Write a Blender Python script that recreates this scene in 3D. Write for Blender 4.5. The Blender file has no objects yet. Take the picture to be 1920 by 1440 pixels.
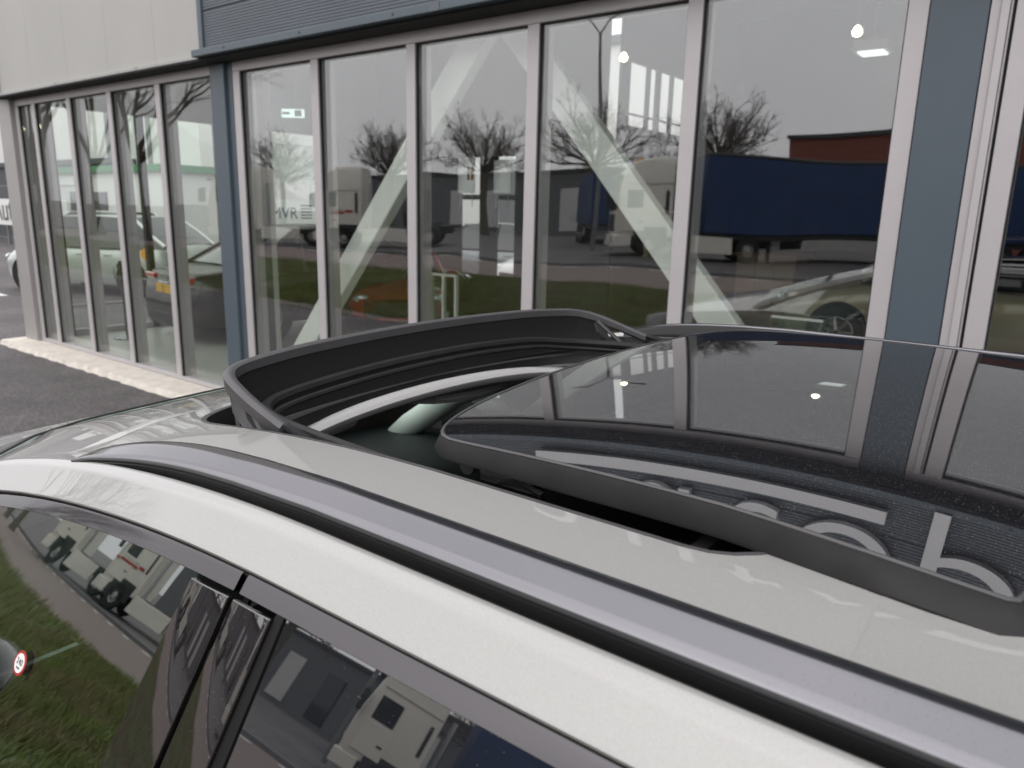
import bpy, bmesh, math, random
from mathutils import Vector, Matrix
import numpy as np
PI = math.pi
rad = math.radians
random.seed(7)
SC = bpy.context.scene
COL = SC.collection

# ------------------------------------------------------------------ camera
EYE = 1.785
cam = bpy.data.objects.new('camera', bpy.data.cameras.new('camera'))
COL.objects.link(cam)
cam.data.sensor_width = 36.0
cam.data.sensor_fit = 'HORIZONTAL'
cam.data.lens = 26.21
cam.data.clip_start = 0.02
cam.data.clip_end = 1500
_r = [(0.79368, 0.15487, -0.58831), (0.60792, -0.16641, 0.77636), (0.02248, -0.97384, -0.22615)]
_m = Matrix(((_r[0][0], -_r[0][1], -_r[0][2], 0), (_r[1][0], -_r[1][1], -_r[1][2], 0), (_r[2][0], -_r[2][1], -_r[2][2], EYE), (0, 0, 0, 1)))
cam.matrix_world = _m
cam.data.dof.use_dof = True
cam.data.dof.focus_distance = 1.0
cam.data.dof.aperture_fstop = 8.0
SC.camera = cam

# ------------------------------------------------------------------ sky, sun, exposure
world = bpy.data.worlds.new('World'); SC.world = world; world.use_nodes = True
wn, wl = world.node_tree.nodes, world.node_tree.links
bgn = wn['Background']
sky = wn.new('ShaderNodeTexSky'); sky.sky_type = 'NISHITA'; sky.sun_disc = False
SUN_EL, SUN_ROT = rad(48), rad(200)
sky.sun_elevation = SUN_EL; sky.sun_rotation = SUN_ROT
sky.dust_density = 3.0
hs = wn.new('ShaderNodeHueSaturation'); hs.inputs['Saturation'].default_value = 0.12
wl.new(sky.outputs[0], hs.inputs['Color'])
tcw = wn.new('ShaderNodeTexCoord')
cl = wn.new('ShaderNodeTexNoise'); cl.inputs['Scale'].default_value = 2.2; cl.inputs['Detail'].default_value = 4
wl.new(tcw.outputs['Generated'], cl.inputs['Vector'])
cr = wn.new('ShaderNodeValToRGB')
cr.color_ramp.elements[0].position = 0.3; cr.color_ramp.elements[0].color = (8.4, 8.35, 8.75, 1)
cr.color_ramp.elements[1].position = 0.75; cr.color_ramp.elements[1].color = (10.6, 10.5, 10.7, 1)
wl.new(cl.outputs['Fac'], cr.inputs['Fac'])
mxw = wn.new('ShaderNodeMix'); mxw.data_type = 'RGBA'; mxw.inputs[0].default_value = 0.88   # thick overcast over the clear sky
wl.new(hs.outputs[0], mxw.inputs[6]); wl.new(cr.outputs[0], mxw.inputs[7])
sxw = wn.new('ShaderNodeSeparateXYZ'); wl.new(tcw.outputs['Generated'], sxw.inputs[0])
grw = wn.new('ShaderNodeMapRange'); grw.inputs[1].default_value = 0.0; grw.inputs[2].default_value = 1.0; grw.inputs[3].default_value = 0.72; grw.inputs[4].default_value = 1.22   # overcast skies brighten towards the zenith
wl.new(sxw.outputs[2], grw.inputs[0])
vmw = wn.new('ShaderNodeVectorMath'); vmw.operation = 'SCALE'; wl.new(mxw.outputs[2], vmw.inputs[0]); wl.new(grw.outputs[0], vmw.inputs['Scale'])
wl.new(vmw.outputs[0], bgn.inputs['Color'])
bgn.inputs['Strength'].default_value = 0.145
sun = bpy.data.objects.new('sun', bpy.data.lights.new('sun', 'SUN')); COL.objects.link(sun)
sun.data.energy = 0.6; sun.data.angle = rad(110); sun.data.color = (1, 0.97, 0.93)
_sd = Vector((math.sin(SUN_ROT) * math.cos(SUN_EL), math.cos(SUN_ROT) * math.cos(SUN_EL), math.sin(SUN_EL)))
sun.rotation_euler = _sd.to_track_quat('Z', 'Y').to_euler()
SC.view_settings.view_transform = 'Standard'; SC.view_settings.look = 'None'
SC.view_settings.gamma = 1.0; SC.view_settings.use_curve_mapping = False
SC.view_settings.exposure = 0.28
SC.render.engine = 'CYCLES'
cy = SC.cycles
cy.use_denoising = True
cy.max_bounces = 10; cy.diffuse_bounces = 3; cy.glossy_bounces = 6; cy.transmission_bounces = 6; cy.transparent_max_bounces = 24
cy.caustics_reflective = False; cy.caustics_refractive = False
cy.sample_clamp_indirect = 6

# ------------------------------------------------------------------ materials
def _mat(name):
    m = bpy.data.materials.new(name); m.use_nodes = True
    return m, m.node_tree.nodes, m.node_tree.links
def P(name, col, rough=0.5, metal=0.0, spec=0.5, coat=0.0, coat_rough=0.03, noise=0.0, nscale=20.0, bump=0.0, bscale=200.0, emit=None, es=1.0, rvar=0.0, ior=1.5, rust=None):
    m, n, l = _mat(name); b = n['Principled BSDF']
    b.inputs['Base Color'].default_value = (*col, 1); b.inputs['Roughness'].default_value = rough
    b.inputs['Metallic'].default_value = metal; b.inputs['Specular IOR Level'].default_value = spec
    b.inputs['Coat Weight'].default_value = coat; b.inputs['Coat Roughness'].default_value = coat_rough
    b.inputs['IOR'].default_value = ior
    tc = n.new('ShaderNodeTexCoord')
    if noise or rvar:
        t = n.new('ShaderNodeTexNoise'); t.inputs['Scale'].default_value = nscale; t.inputs['Detail'].default_value = 6
        l.new(tc.outputs['Object'], t.inputs['Vector'])
        if noise:
            mr = n.new('ShaderNodeMapRange'); mr.inputs[1].default_value = 0.25; mr.inputs[2].default_value = 0.75
            mr.inputs[3].default_value = 1 - noise; mr.inputs[4].default_value = 1 + noise
            l.new(t.outputs['Fac'], mr.inputs[0])
            mx = n.new('ShaderNodeMix'); mx.data_type = 'RGBA'; mx.blend_type = 'MULTIPLY'; mx.inputs[0].default_value = 1
            mx.inputs[6].default_value = (*col, 1)
            cc = n.new('ShaderNodeCombineColor')
            for i in range(3): l.new(mr.outputs[0], cc.inputs[i])
            l.new(cc.outputs[0], mx.inputs[7]); l.new(mx.outputs[2], b.inputs['Base Color'])
        if rvar:
            mr2 = n.new('ShaderNodeMapRange'); mr2.inputs[1].default_value = 0.3; mr2.inputs[2].default_value = 0.7
            mr2.inputs[3].default_value = max(0.0, rough - rvar); mr2.inputs[4].default_value = rough + rvar
            l.new(t.outputs['Fac'], mr2.inputs[0]); l.new(mr2.outputs[0], b.inputs['Roughness'])
    if bump:
        t2 = n.new('ShaderNodeTexNoise'); t2.inputs['Scale'].default_value = bscale; t2.inputs['Detail'].default_value = 3
        l.new(tc.outputs['Object'], t2.inputs['Vector'])
        bp = n.new('ShaderNodeBump'); bp.inputs['Strength'].default_value = bump; bp.inputs['Distance'].default_value = 0.01
        l.new(t2.outputs['Fac'], bp.inputs['Height']); l.new(bp.outputs[0], b.inputs['Normal'])
    if emit:
        b.inputs['Emission Color'].default_value = (*emit, 1); b.inputs['Emission Strength'].default_value = es
    return m

def G(name, tint, r0, rough=0.0, power=5.0, refl=(1, 1, 1), wave=0.0):
    """Thin pane: clear tinted transmission plus a mirror share that grows towards grazing."""
    m, n, l = _mat(name); n.remove(n['Principled BSDF']); out = n['Material Output']
    g = n.new('ShaderNodeNewGeometry')
    dt = n.new('ShaderNodeVectorMath'); dt.operation = 'DOT_PRODUCT'
    l.new(g.outputs['Normal'], dt.inputs[0]); l.new(g.outputs['Incoming'], dt.inputs[1])
    ab = n.new('ShaderNodeMath'); ab.operation = 'ABSOLUTE'; l.new(dt.outputs['Value'], ab.inputs[0])
    s = n.new('ShaderNodeMath'); s.operation = 'SUBTRACT'; s.inputs[0].default_value = 1; l.new(ab.outputs[0], s.inputs[1])
    p = n.new('ShaderNodeMath'); p.operation = 'POWER'; p.inputs[1].default_value = power; l.new(s.outputs[0], p.inputs[0])
    ma = n.new('ShaderNodeMath'); ma.operation = 'MULTIPLY_ADD'; ma.inputs[1].default_value = 1 - r0; ma.inputs[2].default_value = r0
    l.new(p.outputs[0], ma.inputs[0])
    t = n.new('ShaderNodeBsdfTransparent'); t.inputs[0].default_value = (*tint, 1)
    gl = n.new('ShaderNodeBsdfGlossy'); gl.inputs['Roughness'].default_value = rough; gl.inputs[0].default_value = (*refl, 1)
    if wave:                                 # large panes are never perfectly flat
        tc = n.new('ShaderNodeTexCoord'); no = n.new('ShaderNodeTexNoise'); no.inputs['Scale'].default_value = 1.1; no.inputs['Detail'].default_value = 1
        oi = n.new('ShaderNodeObjectInfo'); va = n.new('ShaderNodeVectorMath'); va.operation = 'ADD'
        l.new(tc.outputs['Object'], va.inputs[0]); l.new(oi.outputs['Location'], va.inputs[1]); l.new(va.outputs[0], no.inputs['Vector'])
        bp = n.new('ShaderNodeBump'); bp.inputs['Strength'].default_value = 1.0; bp.inputs['Distance'].default_value = wave
        l.new(no.outputs['Fac'], bp.inputs['Height']); l.new(bp.outputs[0], gl.inputs['Normal'])
    mx = n.new('ShaderNodeMixShader'); l.new(ma.outputs[0], mx.inputs[0]); l.new(t.outputs[0], mx.inputs[1]); l.new(gl.outputs[0], mx.inputs[2])
    l.new(mx.outputs[0], out.inputs['Surface'])
    return m

M = {}
def paint_mat():
    m, n, l = _mat('silver_beige_paint'); b = n['Principled BSDF']
    tc = n.new('ShaderNodeTexCoord')
    v = n.new('ShaderNodeTexVoronoi'); v.inputs['Scale'].default_value = 1900
    l.new(tc.outputs['Object'], v.inputs['Vector'])
    r = n.new('ShaderNodeValToRGB'); r.color_ramp.elements[0].color = (0.30, 0.294, 0.279, 1); r.color_ramp.elements[1].color = (0.365, 0.357, 0.341, 1)
    sp = n.new('ShaderNodeSeparateColor'); l.new(v.outputs['Color'], sp.inputs[0]); l.new(sp.outputs[0], r.inputs['Fac'])
    l.new(r.outputs[0], b.inputs['Base Color'])
    b.inputs['Metallic'].default_value = 0.15; b.inputs['Roughness'].default_value = 0.42
    b.inputs['Coat Weight'].default_value = 1.0; b.inputs['Coat Roughness'].default_value = 0.015; b.inputs['Coat IOR'].default_value = 1.62
    t = n.new('ShaderNodeTexNoise'); t.inputs['Scale'].default_value = 420
    l.new(tc.outputs['Object'], t.inputs['Vector'])
    bp = n.new('ShaderNodeBump'); bp.inputs['Strength'].default_value = 0.03; bp.inputs['Distance'].default_value = 0.0005
    l.new(t.outputs['Fac'], bp.inputs['Height']); l.new(bp.outputs[0], b.inputs['Normal'])
    return m
M['paint'] = paint_mat()

def speck_mat(name, base, rough, spec, metal, speckcol, scale, thresh, srough=0.6, noise_mask=True, coat=0.0, ior=1.5):
    """Glossy surface carrying small dust specks or dried drops."""
    m, n, l = _mat(name); b = n['Principled BSDF']
    b.inputs['IOR'].default_value = ior; b.inputs['Metallic'].default_value = metal; b.inputs['Specular IOR Level'].default_value = spec; b.inputs['Coat Weight'].default_value = coat
    tc = n.new('ShaderNodeTexCoord')
    v = n.new('ShaderNodeTexVoronoi'); v.inputs['Scale'].default_value = scale
    l.new(tc.outputs['Object'], v.inputs['Vector'])
    sp = n.new('ShaderNodeSeparateColor'); l.new(v.outputs['Color'], sp.inputs[0])
    lt = n.new('ShaderNodeMath'); lt.operation = 'MULTIPLY'; lt.inputs[1].default_value = thresh   # speck radius varies per cell
    l.new(sp.outputs[0], lt.inputs[0])
    gt = n.new('ShaderNodeMath'); gt.operation = 'LESS_THAN'; l.new(v.outputs['Distance'], gt.inputs[0]); l.new(lt.outputs[0], gt.inputs[1])
    keep = n.new('ShaderNodeMath'); keep.operation = 'GREATER_THAN'; l.new(sp.outputs[1], keep.inputs[0]); keep.inputs[1].default_value = 0.55
    f = n.new('ShaderNodeMath'); f.operation = 'MULTIPLY'; l.new(gt.outputs[0], f.inputs[0]); l.new(keep.outputs[0], f.inputs[1])
    fac = f
    if noise_mask:
        t = n.new('ShaderNodeTexNoise'); t.inputs['Scale'].default_value = 9; l.new(tc.outputs['Object'], t.inputs['Vector'])
        mr = n.new('ShaderNodeMapRange'); mr.inputs[1].default_value = 0.35; mr.inputs[2].default_value = 0.6
        l.new(t.outputs['Fac'], mr.inputs[0])
        fac = n.new('ShaderNodeMath'); fac.operation = 'MULTIPLY'; l.new(f.outputs[0], fac.inputs[0]); l.new(mr.outputs[0], fac.inputs[1])
    mx = n.new('ShaderNodeMix'); mx.data_type = 'RGBA'; mx.inputs[6].default_value = (*base, 1); mx.inputs[7].default_value = (*speckcol, 1)
    l.new(fac.outputs[0], mx.inputs[0]); l.new(mx.outputs[2], b.inputs['Base Color'])
    rr = n.new('ShaderNodeMapRange'); rr.inputs[3].default_value = rough; rr.inputs[4].default_value = srough
    l.new(fac.outputs[0], rr.inputs[0]); l.new(rr.outputs[0], b.inputs['Roughness'])
    return m
M['roof_glass'] = speck_mat('dusty_black_roof_glass', (0.012, 0.012, 0.014), 0.006, 0.5, 0.0, (0.19, 0.185, 0.18), 760, 0.25, noise_mask=False, ior=2.7)
M['rail'] = speck_mat('dark_polished_rail', (0.20, 0.196, 0.208), 0.10, 0.5, 1.0, (0.14, 0.135, 0.145), 700, 0.30, 0.25)
M['trim'] = speck_mat('gloss_dark_trim', (0.095, 0.09, 0.094), 0.07, 0.6, 1.0, (0.11, 0.105, 0.105), 600, 0.33, 0.4)
M['piano'] = speck_mat('gloss_black_pillar', (0.016, 0.014, 0.015), 0.012, 0.5, 0.0, (0.14, 0.13, 0.13), 560, 0.2, 0.5, ior=2.3)
M['rail_body'] = P('black_rail_body', (0.008, 0.008, 0.009), 0.2, spec=0.35)
M['tint_glass'] = speck_mat('tinted_rear_glass', (0.010, 0.011, 0.013), 0.006, 0.5, 0.0, (0.25, 0.25, 0.25), 420, 0.14, 0.6, ior=2.6)
M['skirt'] = P('panel_rubber_skirt', (0.017, 0.016, 0.0165), 0.55, spec=0.3, noise=0.25, nscale=30)
M['rubber'] = P('black_rubber', (0.007, 0.0065, 0.007), 0.6, spec=0.3)
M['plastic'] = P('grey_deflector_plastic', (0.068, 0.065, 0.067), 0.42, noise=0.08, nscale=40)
M['mesh_black'] = P('deflector_mesh_fabric', (0.009, 0.008, 0.008), 0.75, bump=0.4, bscale=1500)
M['trough'] = P('roof_trough_black', (0.010, 0.010, 0.010), 0.5)
M['headliner'] = P('pale_headliner', (0.74, 0.73, 0.71), 0.75, noise=0.03, nscale=200)
M['pillar_trim'] = P('pale_pillar_trim', (0.74, 0.76, 0.72), 0.7)
M['dash'] = P('dark_dashboard', (0.022, 0.023, 0.025), 0.6)
M['seat'] = P('dark_leather', (0.02, 0.02, 0.021), 0.45)
M['chrome'] = P('chrome', (0.8, 0.82, 0.84), 0.08, 1.0)
M['alu_sat'] = P('satin_alloy', (0.55, 0.55, 0.56), 0.28, 1.0)
M['car_glass'] = G('car_side_glass', (0.66, 0.74, 0.70), 0.22, power=5)
M['screen_glass'] = G('windscreen_glass', (0.80, 0.88, 0.84), 0.06)
M['pane'] = G('facade_pane', (0.955, 0.975, 0.955), 0.12, power=4.0, refl=(0.985, 0.98, 1.0), wave=0.0035)
M['corner_pane'] = G('corner_pane', (0.955, 0.975, 0.955), 0.055, power=5, refl=(0.985, 0.98, 1.0), wave=0.0035)
M['side_pane'] = G('side_wall_pane', (0.95, 0.97, 0.95), 0.03)
M['clear'] = G('clear_acrylic', (0.88, 0.95, 0.92), 0.06)
M['alu'] = P('anodised_aluminium', (0.50, 0.47, 0.475), 0.42, 0.15, noise=0.03, nscale=6, bump=0.02, bscale=700)
M['gasket'] = P('black_gasket', (0.012, 0.012, 0.012), 0.6)
M['slate'] = P('slate_blue_cladding', (0.078, 0.102, 0.124), 0.42, noise=0.05, nscale=3)
M['slate_rib'] = P('slate_ribbed_cladding', (0.10, 0.117, 0.138), 0.45, noise=0.06, nscale=2)
M['grey_panel'] = P('warm_grey_cladding', (0.42, 0.41, 0.39), 0.5, noise=0.035, nscale=1.5, bump=0.03, bscale=30)
M['grey_trim'] = P('warm_grey_flashing', (0.40, 0.39, 0.37), 0.45, noise=0.05, nscale=4)
M['grey_col'] = P('grey_corner_post', (0.34, 0.325, 0.315), 0.45, noise=0.04, nscale=3)
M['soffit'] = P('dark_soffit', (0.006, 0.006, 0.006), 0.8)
M['kerb'] = P('pale_concrete_kerb', (0.66, 0.61, 0.54), 0.9, noise=0.14, nscale=9, bump=0.5, bscale=60)
M['white'] = P('white_paint', (0.80, 0.80, 0.78), 0.45)
M['white_steel'] = P('white_painted_steel', (0.86, 0.88, 0.84), 0.5)
M['sign_white'] = P('sign_letter_face', (0.88, 0.87, 0.88), 0.5, noise=0.03, nscale=5)
M['inner_wall'] = P('showroom_wall', (0.20, 0.20, 0.20), 0.8, noise=0.05, nscale=2)
M['inner_dark'] = P('showroom_dark_wall', (0.085, 0.085, 0.09), 0.8, noise=0.08, nscale=2)
M['ceiling'] = P('showroom_ceiling', (0.24, 0.24, 0.245), 0.85)
M['floor_in'] = P('showroom_floor', (0.56, 0.58, 0.52), 0.28, noise=0.06, nscale=2)
def asphalt_mat():
    m, n, l = _mat('dark_asphalt'); b = n['Principled BSDF']; tc = n.new('ShaderNodeTexCoord')
    v = n.new('ShaderNodeTexVoronoi'); v.inputs['Scale'].default_value = 95; l.new(tc.outputs['Object'], v.inputs['Vector'])
    sp = n.new('ShaderNodeSeparateColor'); l.new(v.outputs['Color'], sp.inputs[0])
    r = n.new('ShaderNodeValToRGB'); r.color_ramp.elements[0].color = (0.055, 0.049, 0.05, 1); r.color_ramp.elements[1].color = (0.17, 0.155, 0.15, 1); r.color_ramp.elements[1].position = 1.0
    e = r.color_ramp.elements.new(0.6); e.color = (0.085, 0.076, 0.077, 1); l.new(sp.outputs[0], r.inputs['Fac'])
    t = n.new('ShaderNodeTexNoise'); t.inputs['Scale'].default_value = 0.9; t.inputs['Detail'].default_value = 7; t.inputs['Roughness'].default_value = 0.7; l.new(tc.outputs['Object'], t.inputs['Vector'])
    mr = n.new('ShaderNodeMapRange'); mr.inputs[1].default_value = 0.3; mr.inputs[2].default_value = 0.7; mr.inputs[3].default_value = 0.62; mr.inputs[4].default_value = 1.35; l.new(t.outputs['Fac'], mr.inputs[0])
    vm = n.new('ShaderNodeVectorMath'); vm.operation = 'SCALE'; l.new(r.outputs[0], vm.inputs[0]); l.new(mr.outputs[0], vm.inputs['Scale']); l.new(vm.outputs[0], b.inputs['Base Color'])
    b.inputs['Roughness'].default_value = 0.75
    bp = n.new('ShaderNodeBump'); bp.inputs['Strength'].default_value = 0.6; bp.inputs['Distance'].default_value = 0.006; l.new(v.outputs['Distance'], bp.inputs['Height']); l.new(bp.outputs[0], b.inputs['Normal'])
    return m
M['asphalt'] = asphalt_mat()
M['road'] = P('red_brown_road', (0.185, 0.145, 0.132), 0.9, noise=0.2, nscale=30, bump=0.3, bscale=120)
M['soil'] = P('verge_soil', (0.085, 0.10, 0.035), 0.95, noise=0.5, nscale=5)
M['dirt'] = P('muddy_edge', (0.15, 0.135, 0.11), 0.95, noise=0.5, nscale=7, bump=0.7, bscale=25)
M['bark'] = P('bark', (0.115, 0.103, 0.08), 0.9, noise=0.4, nscale=12)
M['twig'] = P('twigs', (0.135, 0.118, 0.105), 0.9)
M['line'] = P('road_paint', (0.75, 0.75, 0.72), 0.7, noise=0.1)
M['tyre'] = P('tyre', (0.012, 0.012, 0.012), 0.75)
M['dark_metal'] = P('dark_chassis', (0.02, 0.02, 0.022), 0.6)
M['truck_white'] = P('truck_white', (0.82, 0.79, 0.70), 0.35, coat=0.5)
M['truck_blue'] = P('trailer_blue_tarpaulin', (0.010, 0.038, 0.125), 0.5, noise=0.2, nscale=2, bump=0.15, bscale=2.5)
M['navy'] = P('navy_cab', (0.012, 0.03, 0.10), 0.4, coat=0.4)
M['red'] = P('red_paint', (0.42, 0.02, 0.018), 0.3, coat=0.7)
M['red_lamp'] = P('red_lamp', (0.35, 0.01, 0.01), 0.2, coat=1, emit=(1, 0.08, 0.05), es=0.06)
M['lamp_glass'] = P('lamp_lens', (0.7, 0.72, 0.74), 0.1, 0.3, coat=1)
M['plate'] = P('yellow_plate', (0.75, 0.42, 0.02), 0.5)
M['ink'] = P('black_ink', (0.02, 0.02, 0.022), 0.6)
M['ink_grey'] = P('grey_ink', (0.10, 0.10, 0.10), 0.6)
M['eu_blue'] = P('plate_blue', (0.02, 0.08, 0.42), 0.5)
M['blue_ink'] = P('blue_ink', (0.05, 0.12, 0.38), 0.6)
M['orange'] = P('orange_sticker', (0.80, 0.35, 0.03), 0.5)
M['brick'] = P('red_brick', (0.24, 0.075, 0.055), 0.85, noise=0.2, nscale=8)
M['far_grey'] = P('grey_shed_cladding', (0.15, 0.155, 0.16), 0.7, noise=0.1, nscale=1)
M['far_white'] = P('white_shed_cladding', (0.70, 0.70, 0.68), 0.6, noise=0.04, nscale=1)
M['far_dark'] = P('anthracite_shed', (0.055, 0.06, 0.064), 0.6)
M['green'] = P('green_fascia', (0.05, 0.22, 0.09), 0.5)
M['dark_glass'] = P('dark_window', (0.015, 0.018, 0.02), 0.04, spec=0.8)
M['fence'] = P('grey_fence_steel', (0.20, 0.21, 0.22), 0.5, 0.3)
M['silver'] = P('silver_car_paint', (0.52, 0.55, 0.53), 0.3, 0.4, coat=1)
M['black_car'] = P('black_car_paint', (0.018, 0.018, 0.02), 0.2, coat=1)
M['brown_car'] = P('dark_brown_car_paint', (0.012, 0.009, 0.009), 0.35, 0.0, coat=0.25)
M['white_car'] = P('white_car_paint', (0.74, 0.75, 0.74), 0.25, coat=1)
M['grey_car'] = P('grey_car_paint', (0.20, 0.21, 0.22), 0.25, 0.4, coat=1)
M['beige_car'] = P('beige_car_paint', (0.60, 0.52, 0.36), 0.3, 0.2, coat=1)
M['lamp_on'] = P('warm_bulb', (1, 0.9, 0.7), 0.5, emit=(1, 0.86, 0.52), es=14)
M['glow_white'] = P('white_glow_face', (0.9, 0.95, 0.95), 0.5, emit=(0.92, 1, 0.98), es=0.9)  # self-glowing white for the high window slab and the ceiling unit's grille
M['exit'] = P('exit_sign_face', (0.7, 0.85, 0.78), 0.5, emit=(0.75, 1, 0.9), es=0.8)
M['wood'] = P('beige_wood', (0.42, 0.27, 0.14), 0.5, noise=0.15, nscale=6)
M['cream'] = P('cream_desk', (0.6, 0.5, 0.36), 0.5)
def grass_mat():
    m, n, l = _mat('grass_blades'); b = n['Principled BSDF']
    g = n.new('ShaderNodeNewGeometry'); r = n.new('ShaderNodeValToRGB')
    r.color_ramp.elements[0].color = (0.085, 0.135, 0.022, 1); r.color_ramp.elements[1].color = (0.20, 0.28, 0.05, 1)
    e = r.color_ramp.elements.new(0.85); e.color = (0.155, 0.225, 0.035, 1)
    e = r.color_ramp.elements.new(0.95); e.color = (0.28, 0.24, 0.10, 1)
    l.new(g.outputs['Random Per Island'], r.inputs['Fac'])
    tc = n.new('ShaderNodeTexCoord'); t = n.new('ShaderNodeTexNoise'); t.inputs['Scale'].default_value = 0.7; t.inputs['Detail'].default_value = 5
    l.new(tc.outputs['Object'], t.inputs['Vector'])
    mr = n.new('ShaderNodeMapRange'); mr.inputs[1].default_value = 0.35; mr.inputs[2].default_value = 0.65; mr.inputs[3].default_value = 0.0; mr.inputs[4].default_value = 1.0
    l.new(t.outputs['Fac'], mr.inputs[0])
    mx = n.new('ShaderNodeMix'); mx.data_type = 'RGBA'; mx.inputs[6].default_value = (0.19, 0.165, 0.075, 1)
    l.new(mr.outputs[0], mx.inputs[0]); l.new(r.outputs[0], mx.inputs[7]); l.new(mx.outputs[2], b.inputs['Base Color'])
    b.inputs['Roughness'].default_value = 0.8
    return m
M['grass'] = grass_mat()
def translucent(name, col):
    m, n, l = _mat(name); n.remove(n['Principled BSDF'])
    d = n.new('ShaderNodeBsdfDiffuse'); d.inputs[0].default_value = (*col, 1)
    t = n.new('ShaderNodeBsdfTranslucent'); t.inputs[0].default_value = (*col, 1)
    mx = n.new('ShaderNodeMixShader'); mx.inputs[0].default_value = 0.85
    l.new(d.outputs[0], mx.inputs[1]); l.new(t.outputs[0], mx.inputs[2]); l.new(mx.outputs[0], n['Material Output'].inputs['Surface'])
    return m
M['banner'] = translucent('backlit_poster', (0.95, 0.97, 0.95))

# ------------------------------------------------------------------ builders
def tag(o, label=None, cat=None, group=None, kind=None):
    if label: o['label'] = label
    if cat: o['category'] = cat
    if group: o['group'] = group
    if kind: o['kind'] = kind
    return o
def thing(name, loc=(0, 0, 0), rz=0.0, label=None, cat=None, group=None):
    o = bpy.data.objects.new(name, None); COL.objects.link(o); o.location = loc; o.rotation_euler = (0, 0, rz)
    o.empty_display_size = 0.1
    return tag(o, label, cat, group)
class MB:
    def __init__(s): s.v = []; s.f = []
    def add(s, v, f):
        k = len(s.v); s.v += [tuple(p) for p in v]; s.f += [tuple(i + k for i in q) for q in f]; return s
    def box(s, x0, x1, y0, y1, z0, z1):
        return s.add([(x0, y0, z0), (x1, y0, z0), (x1, y1, z0), (x0, y1, z0), (x0, y0, z1), (x1, y0, z1), (x1, y1, z1), (x0, y1, z1)],
                     [(0, 3, 2, 1), (4, 5, 6, 7), (0, 1, 5, 4), (1, 2, 6, 5), (2, 3, 7, 6), (3, 0, 4, 7)])
    def grid(s, rows, closed=False, flip=False, caps=False):
        n, k = len(rows), len(rows[0]); v = [p for r in rows for p in r]; f = []
        for i in range(n - 1):
            for j in range(k if closed else k - 1):
                a, b = i * k + j, i * k + (j + 1) % k
                q = (a, b, b + k, a + k); f.append(q[::-1] if flip else q)
        if caps and closed:
            f.append(tuple(range(k))[::-1] if not flip else tuple(range(k))); e = (n - 1) * k
            f.append(tuple(range(e, e + k)) if not flip else tuple(range(e, e + k))[::-1])
        return s.add(v, f)
    def tube(s, pts, r, n=8, caps=True):
        pts = [Vector(p) for p in pts]; rows = []
        rs = r if isinstance(r, (list, tuple)) else [r] * len(pts)
        prev = None
        for i, p in enumerate(pts):
            t = (pts[min(i + 1, len(pts) - 1)] - pts[max(i - 1, 0)]).normalized()
            if prev is None: a = t.orthogonal().normalized()
            else: a = (prev - t * prev.dot(t)).normalized()
            prev = a; b = t.cross(a)
            rows.append([p + (a * math.cos(2 * PI * j / n) + b * math.sin(2 * PI * j / n)) * rs[i] for j in range(n)])
        return s.grid(rows, closed=True, caps=caps)
    def cyl(s, c, axis, r, h, n=20, r2=None):
        c = Vector(c); a = {'x': Vector((1, 0, 0)), 'y': Vector((0, 1, 0)), 'z': Vector((0, 0, 1))}[axis] if isinstance(axis, str) else Vector(axis).normalized()
        return s.tube([c - a * h / 2, c + a * h / 2], [r, r if r2 is None else r2], n)
    def lathe(s, c, axis, prof, n=24):
        c = Vector(c); a = {'x': Vector((1, 0, 0)), 'y': Vector((0, 1, 0)), 'z': Vector((0, 0, 1))}[axis]
        u = a.orthogonal().normalized(); w = a.cross(u)
        return s.grid([[c + a * h + (u * math.cos(2 * PI * j / n) + w * math.sin(2 * PI * j / n)) * max(r, 1e-4) for j in range(n)] for r, h in prof], closed=True)
    def build(s, name, mat, parent=None, smooth=35, bevel=0.0, solid=0.0):
        me = bpy.data.meshes.new(name); me.from_pydata(s.v, [], s.f); me.update()
        bm = bmesh.new(); bm.from_mesh(me); bmesh.ops.recalc_face_normals(bm, faces=bm.faces); bm.to_mesh(me); bm.free()
        if smooth:
            me.shade_smooth(); me.set_sharp_from_angle(angle=rad(smooth))
        o = bpy.data.objects.new(name, me); COL.objects.link(o)
        if isinstance(mat, str): mat = M[mat]
        me.materials.append(mat)
        if parent: o.parent = parent
        if solid:
            b = o.modifiers.new('solid', 'SOLIDIFY'); b.thickness = solid; b.offset = 0
        if bevel:
            b = o.modifiers.new('bevel', 'BEVEL'); b.width = bevel; b.segments = 2; b.limit_method = 'ANGLE'; b.angle_limit = rad(40)
            b.harden_normals = bool(smooth)
        elif solid:
            b = o.modifiers.new('split', 'EDGE_SPLIT'); b.split_angle = rad(max(smooth, 30)); b.use_edge_sharp = False
        return o
def box(name, mat, x0, x1, y0, y1, z0, z1, parent=None, bevel=0.0):
    return MB().box(x0, x1, y0, y1, z0, z1).build(name, mat, parent, smooth=0, bevel=bevel)
def copy_tree(o, parent=None):
    c = o.copy(); COL.objects.link(c)
    if parent: c.parent = parent
    for ch in [x for x in bpy.data.objects if x.parent == o]: copy_tree(ch, c)
    return c
def text(name, body, size, mat, loc, rot, ext=0.002, parent=None, align='LEFT', bold=0.0):
    cu = bpy.data.curves.new(name, 'FONT'); cu.body = body; cu.size = size; cu.extrude = ext; cu.align_x = align; cu.offset = bold
    o = bpy.data.objects.new(name, cu); COL.objects.link(o); o.location = loc; o.rotation_euler = rot
    cu.materials.append(M[mat])
    if parent: o.parent = parent
    return o
FACE = (PI / 2, 0, 0)          # text standing upright, read from the -Y side

exec_order = []
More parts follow.
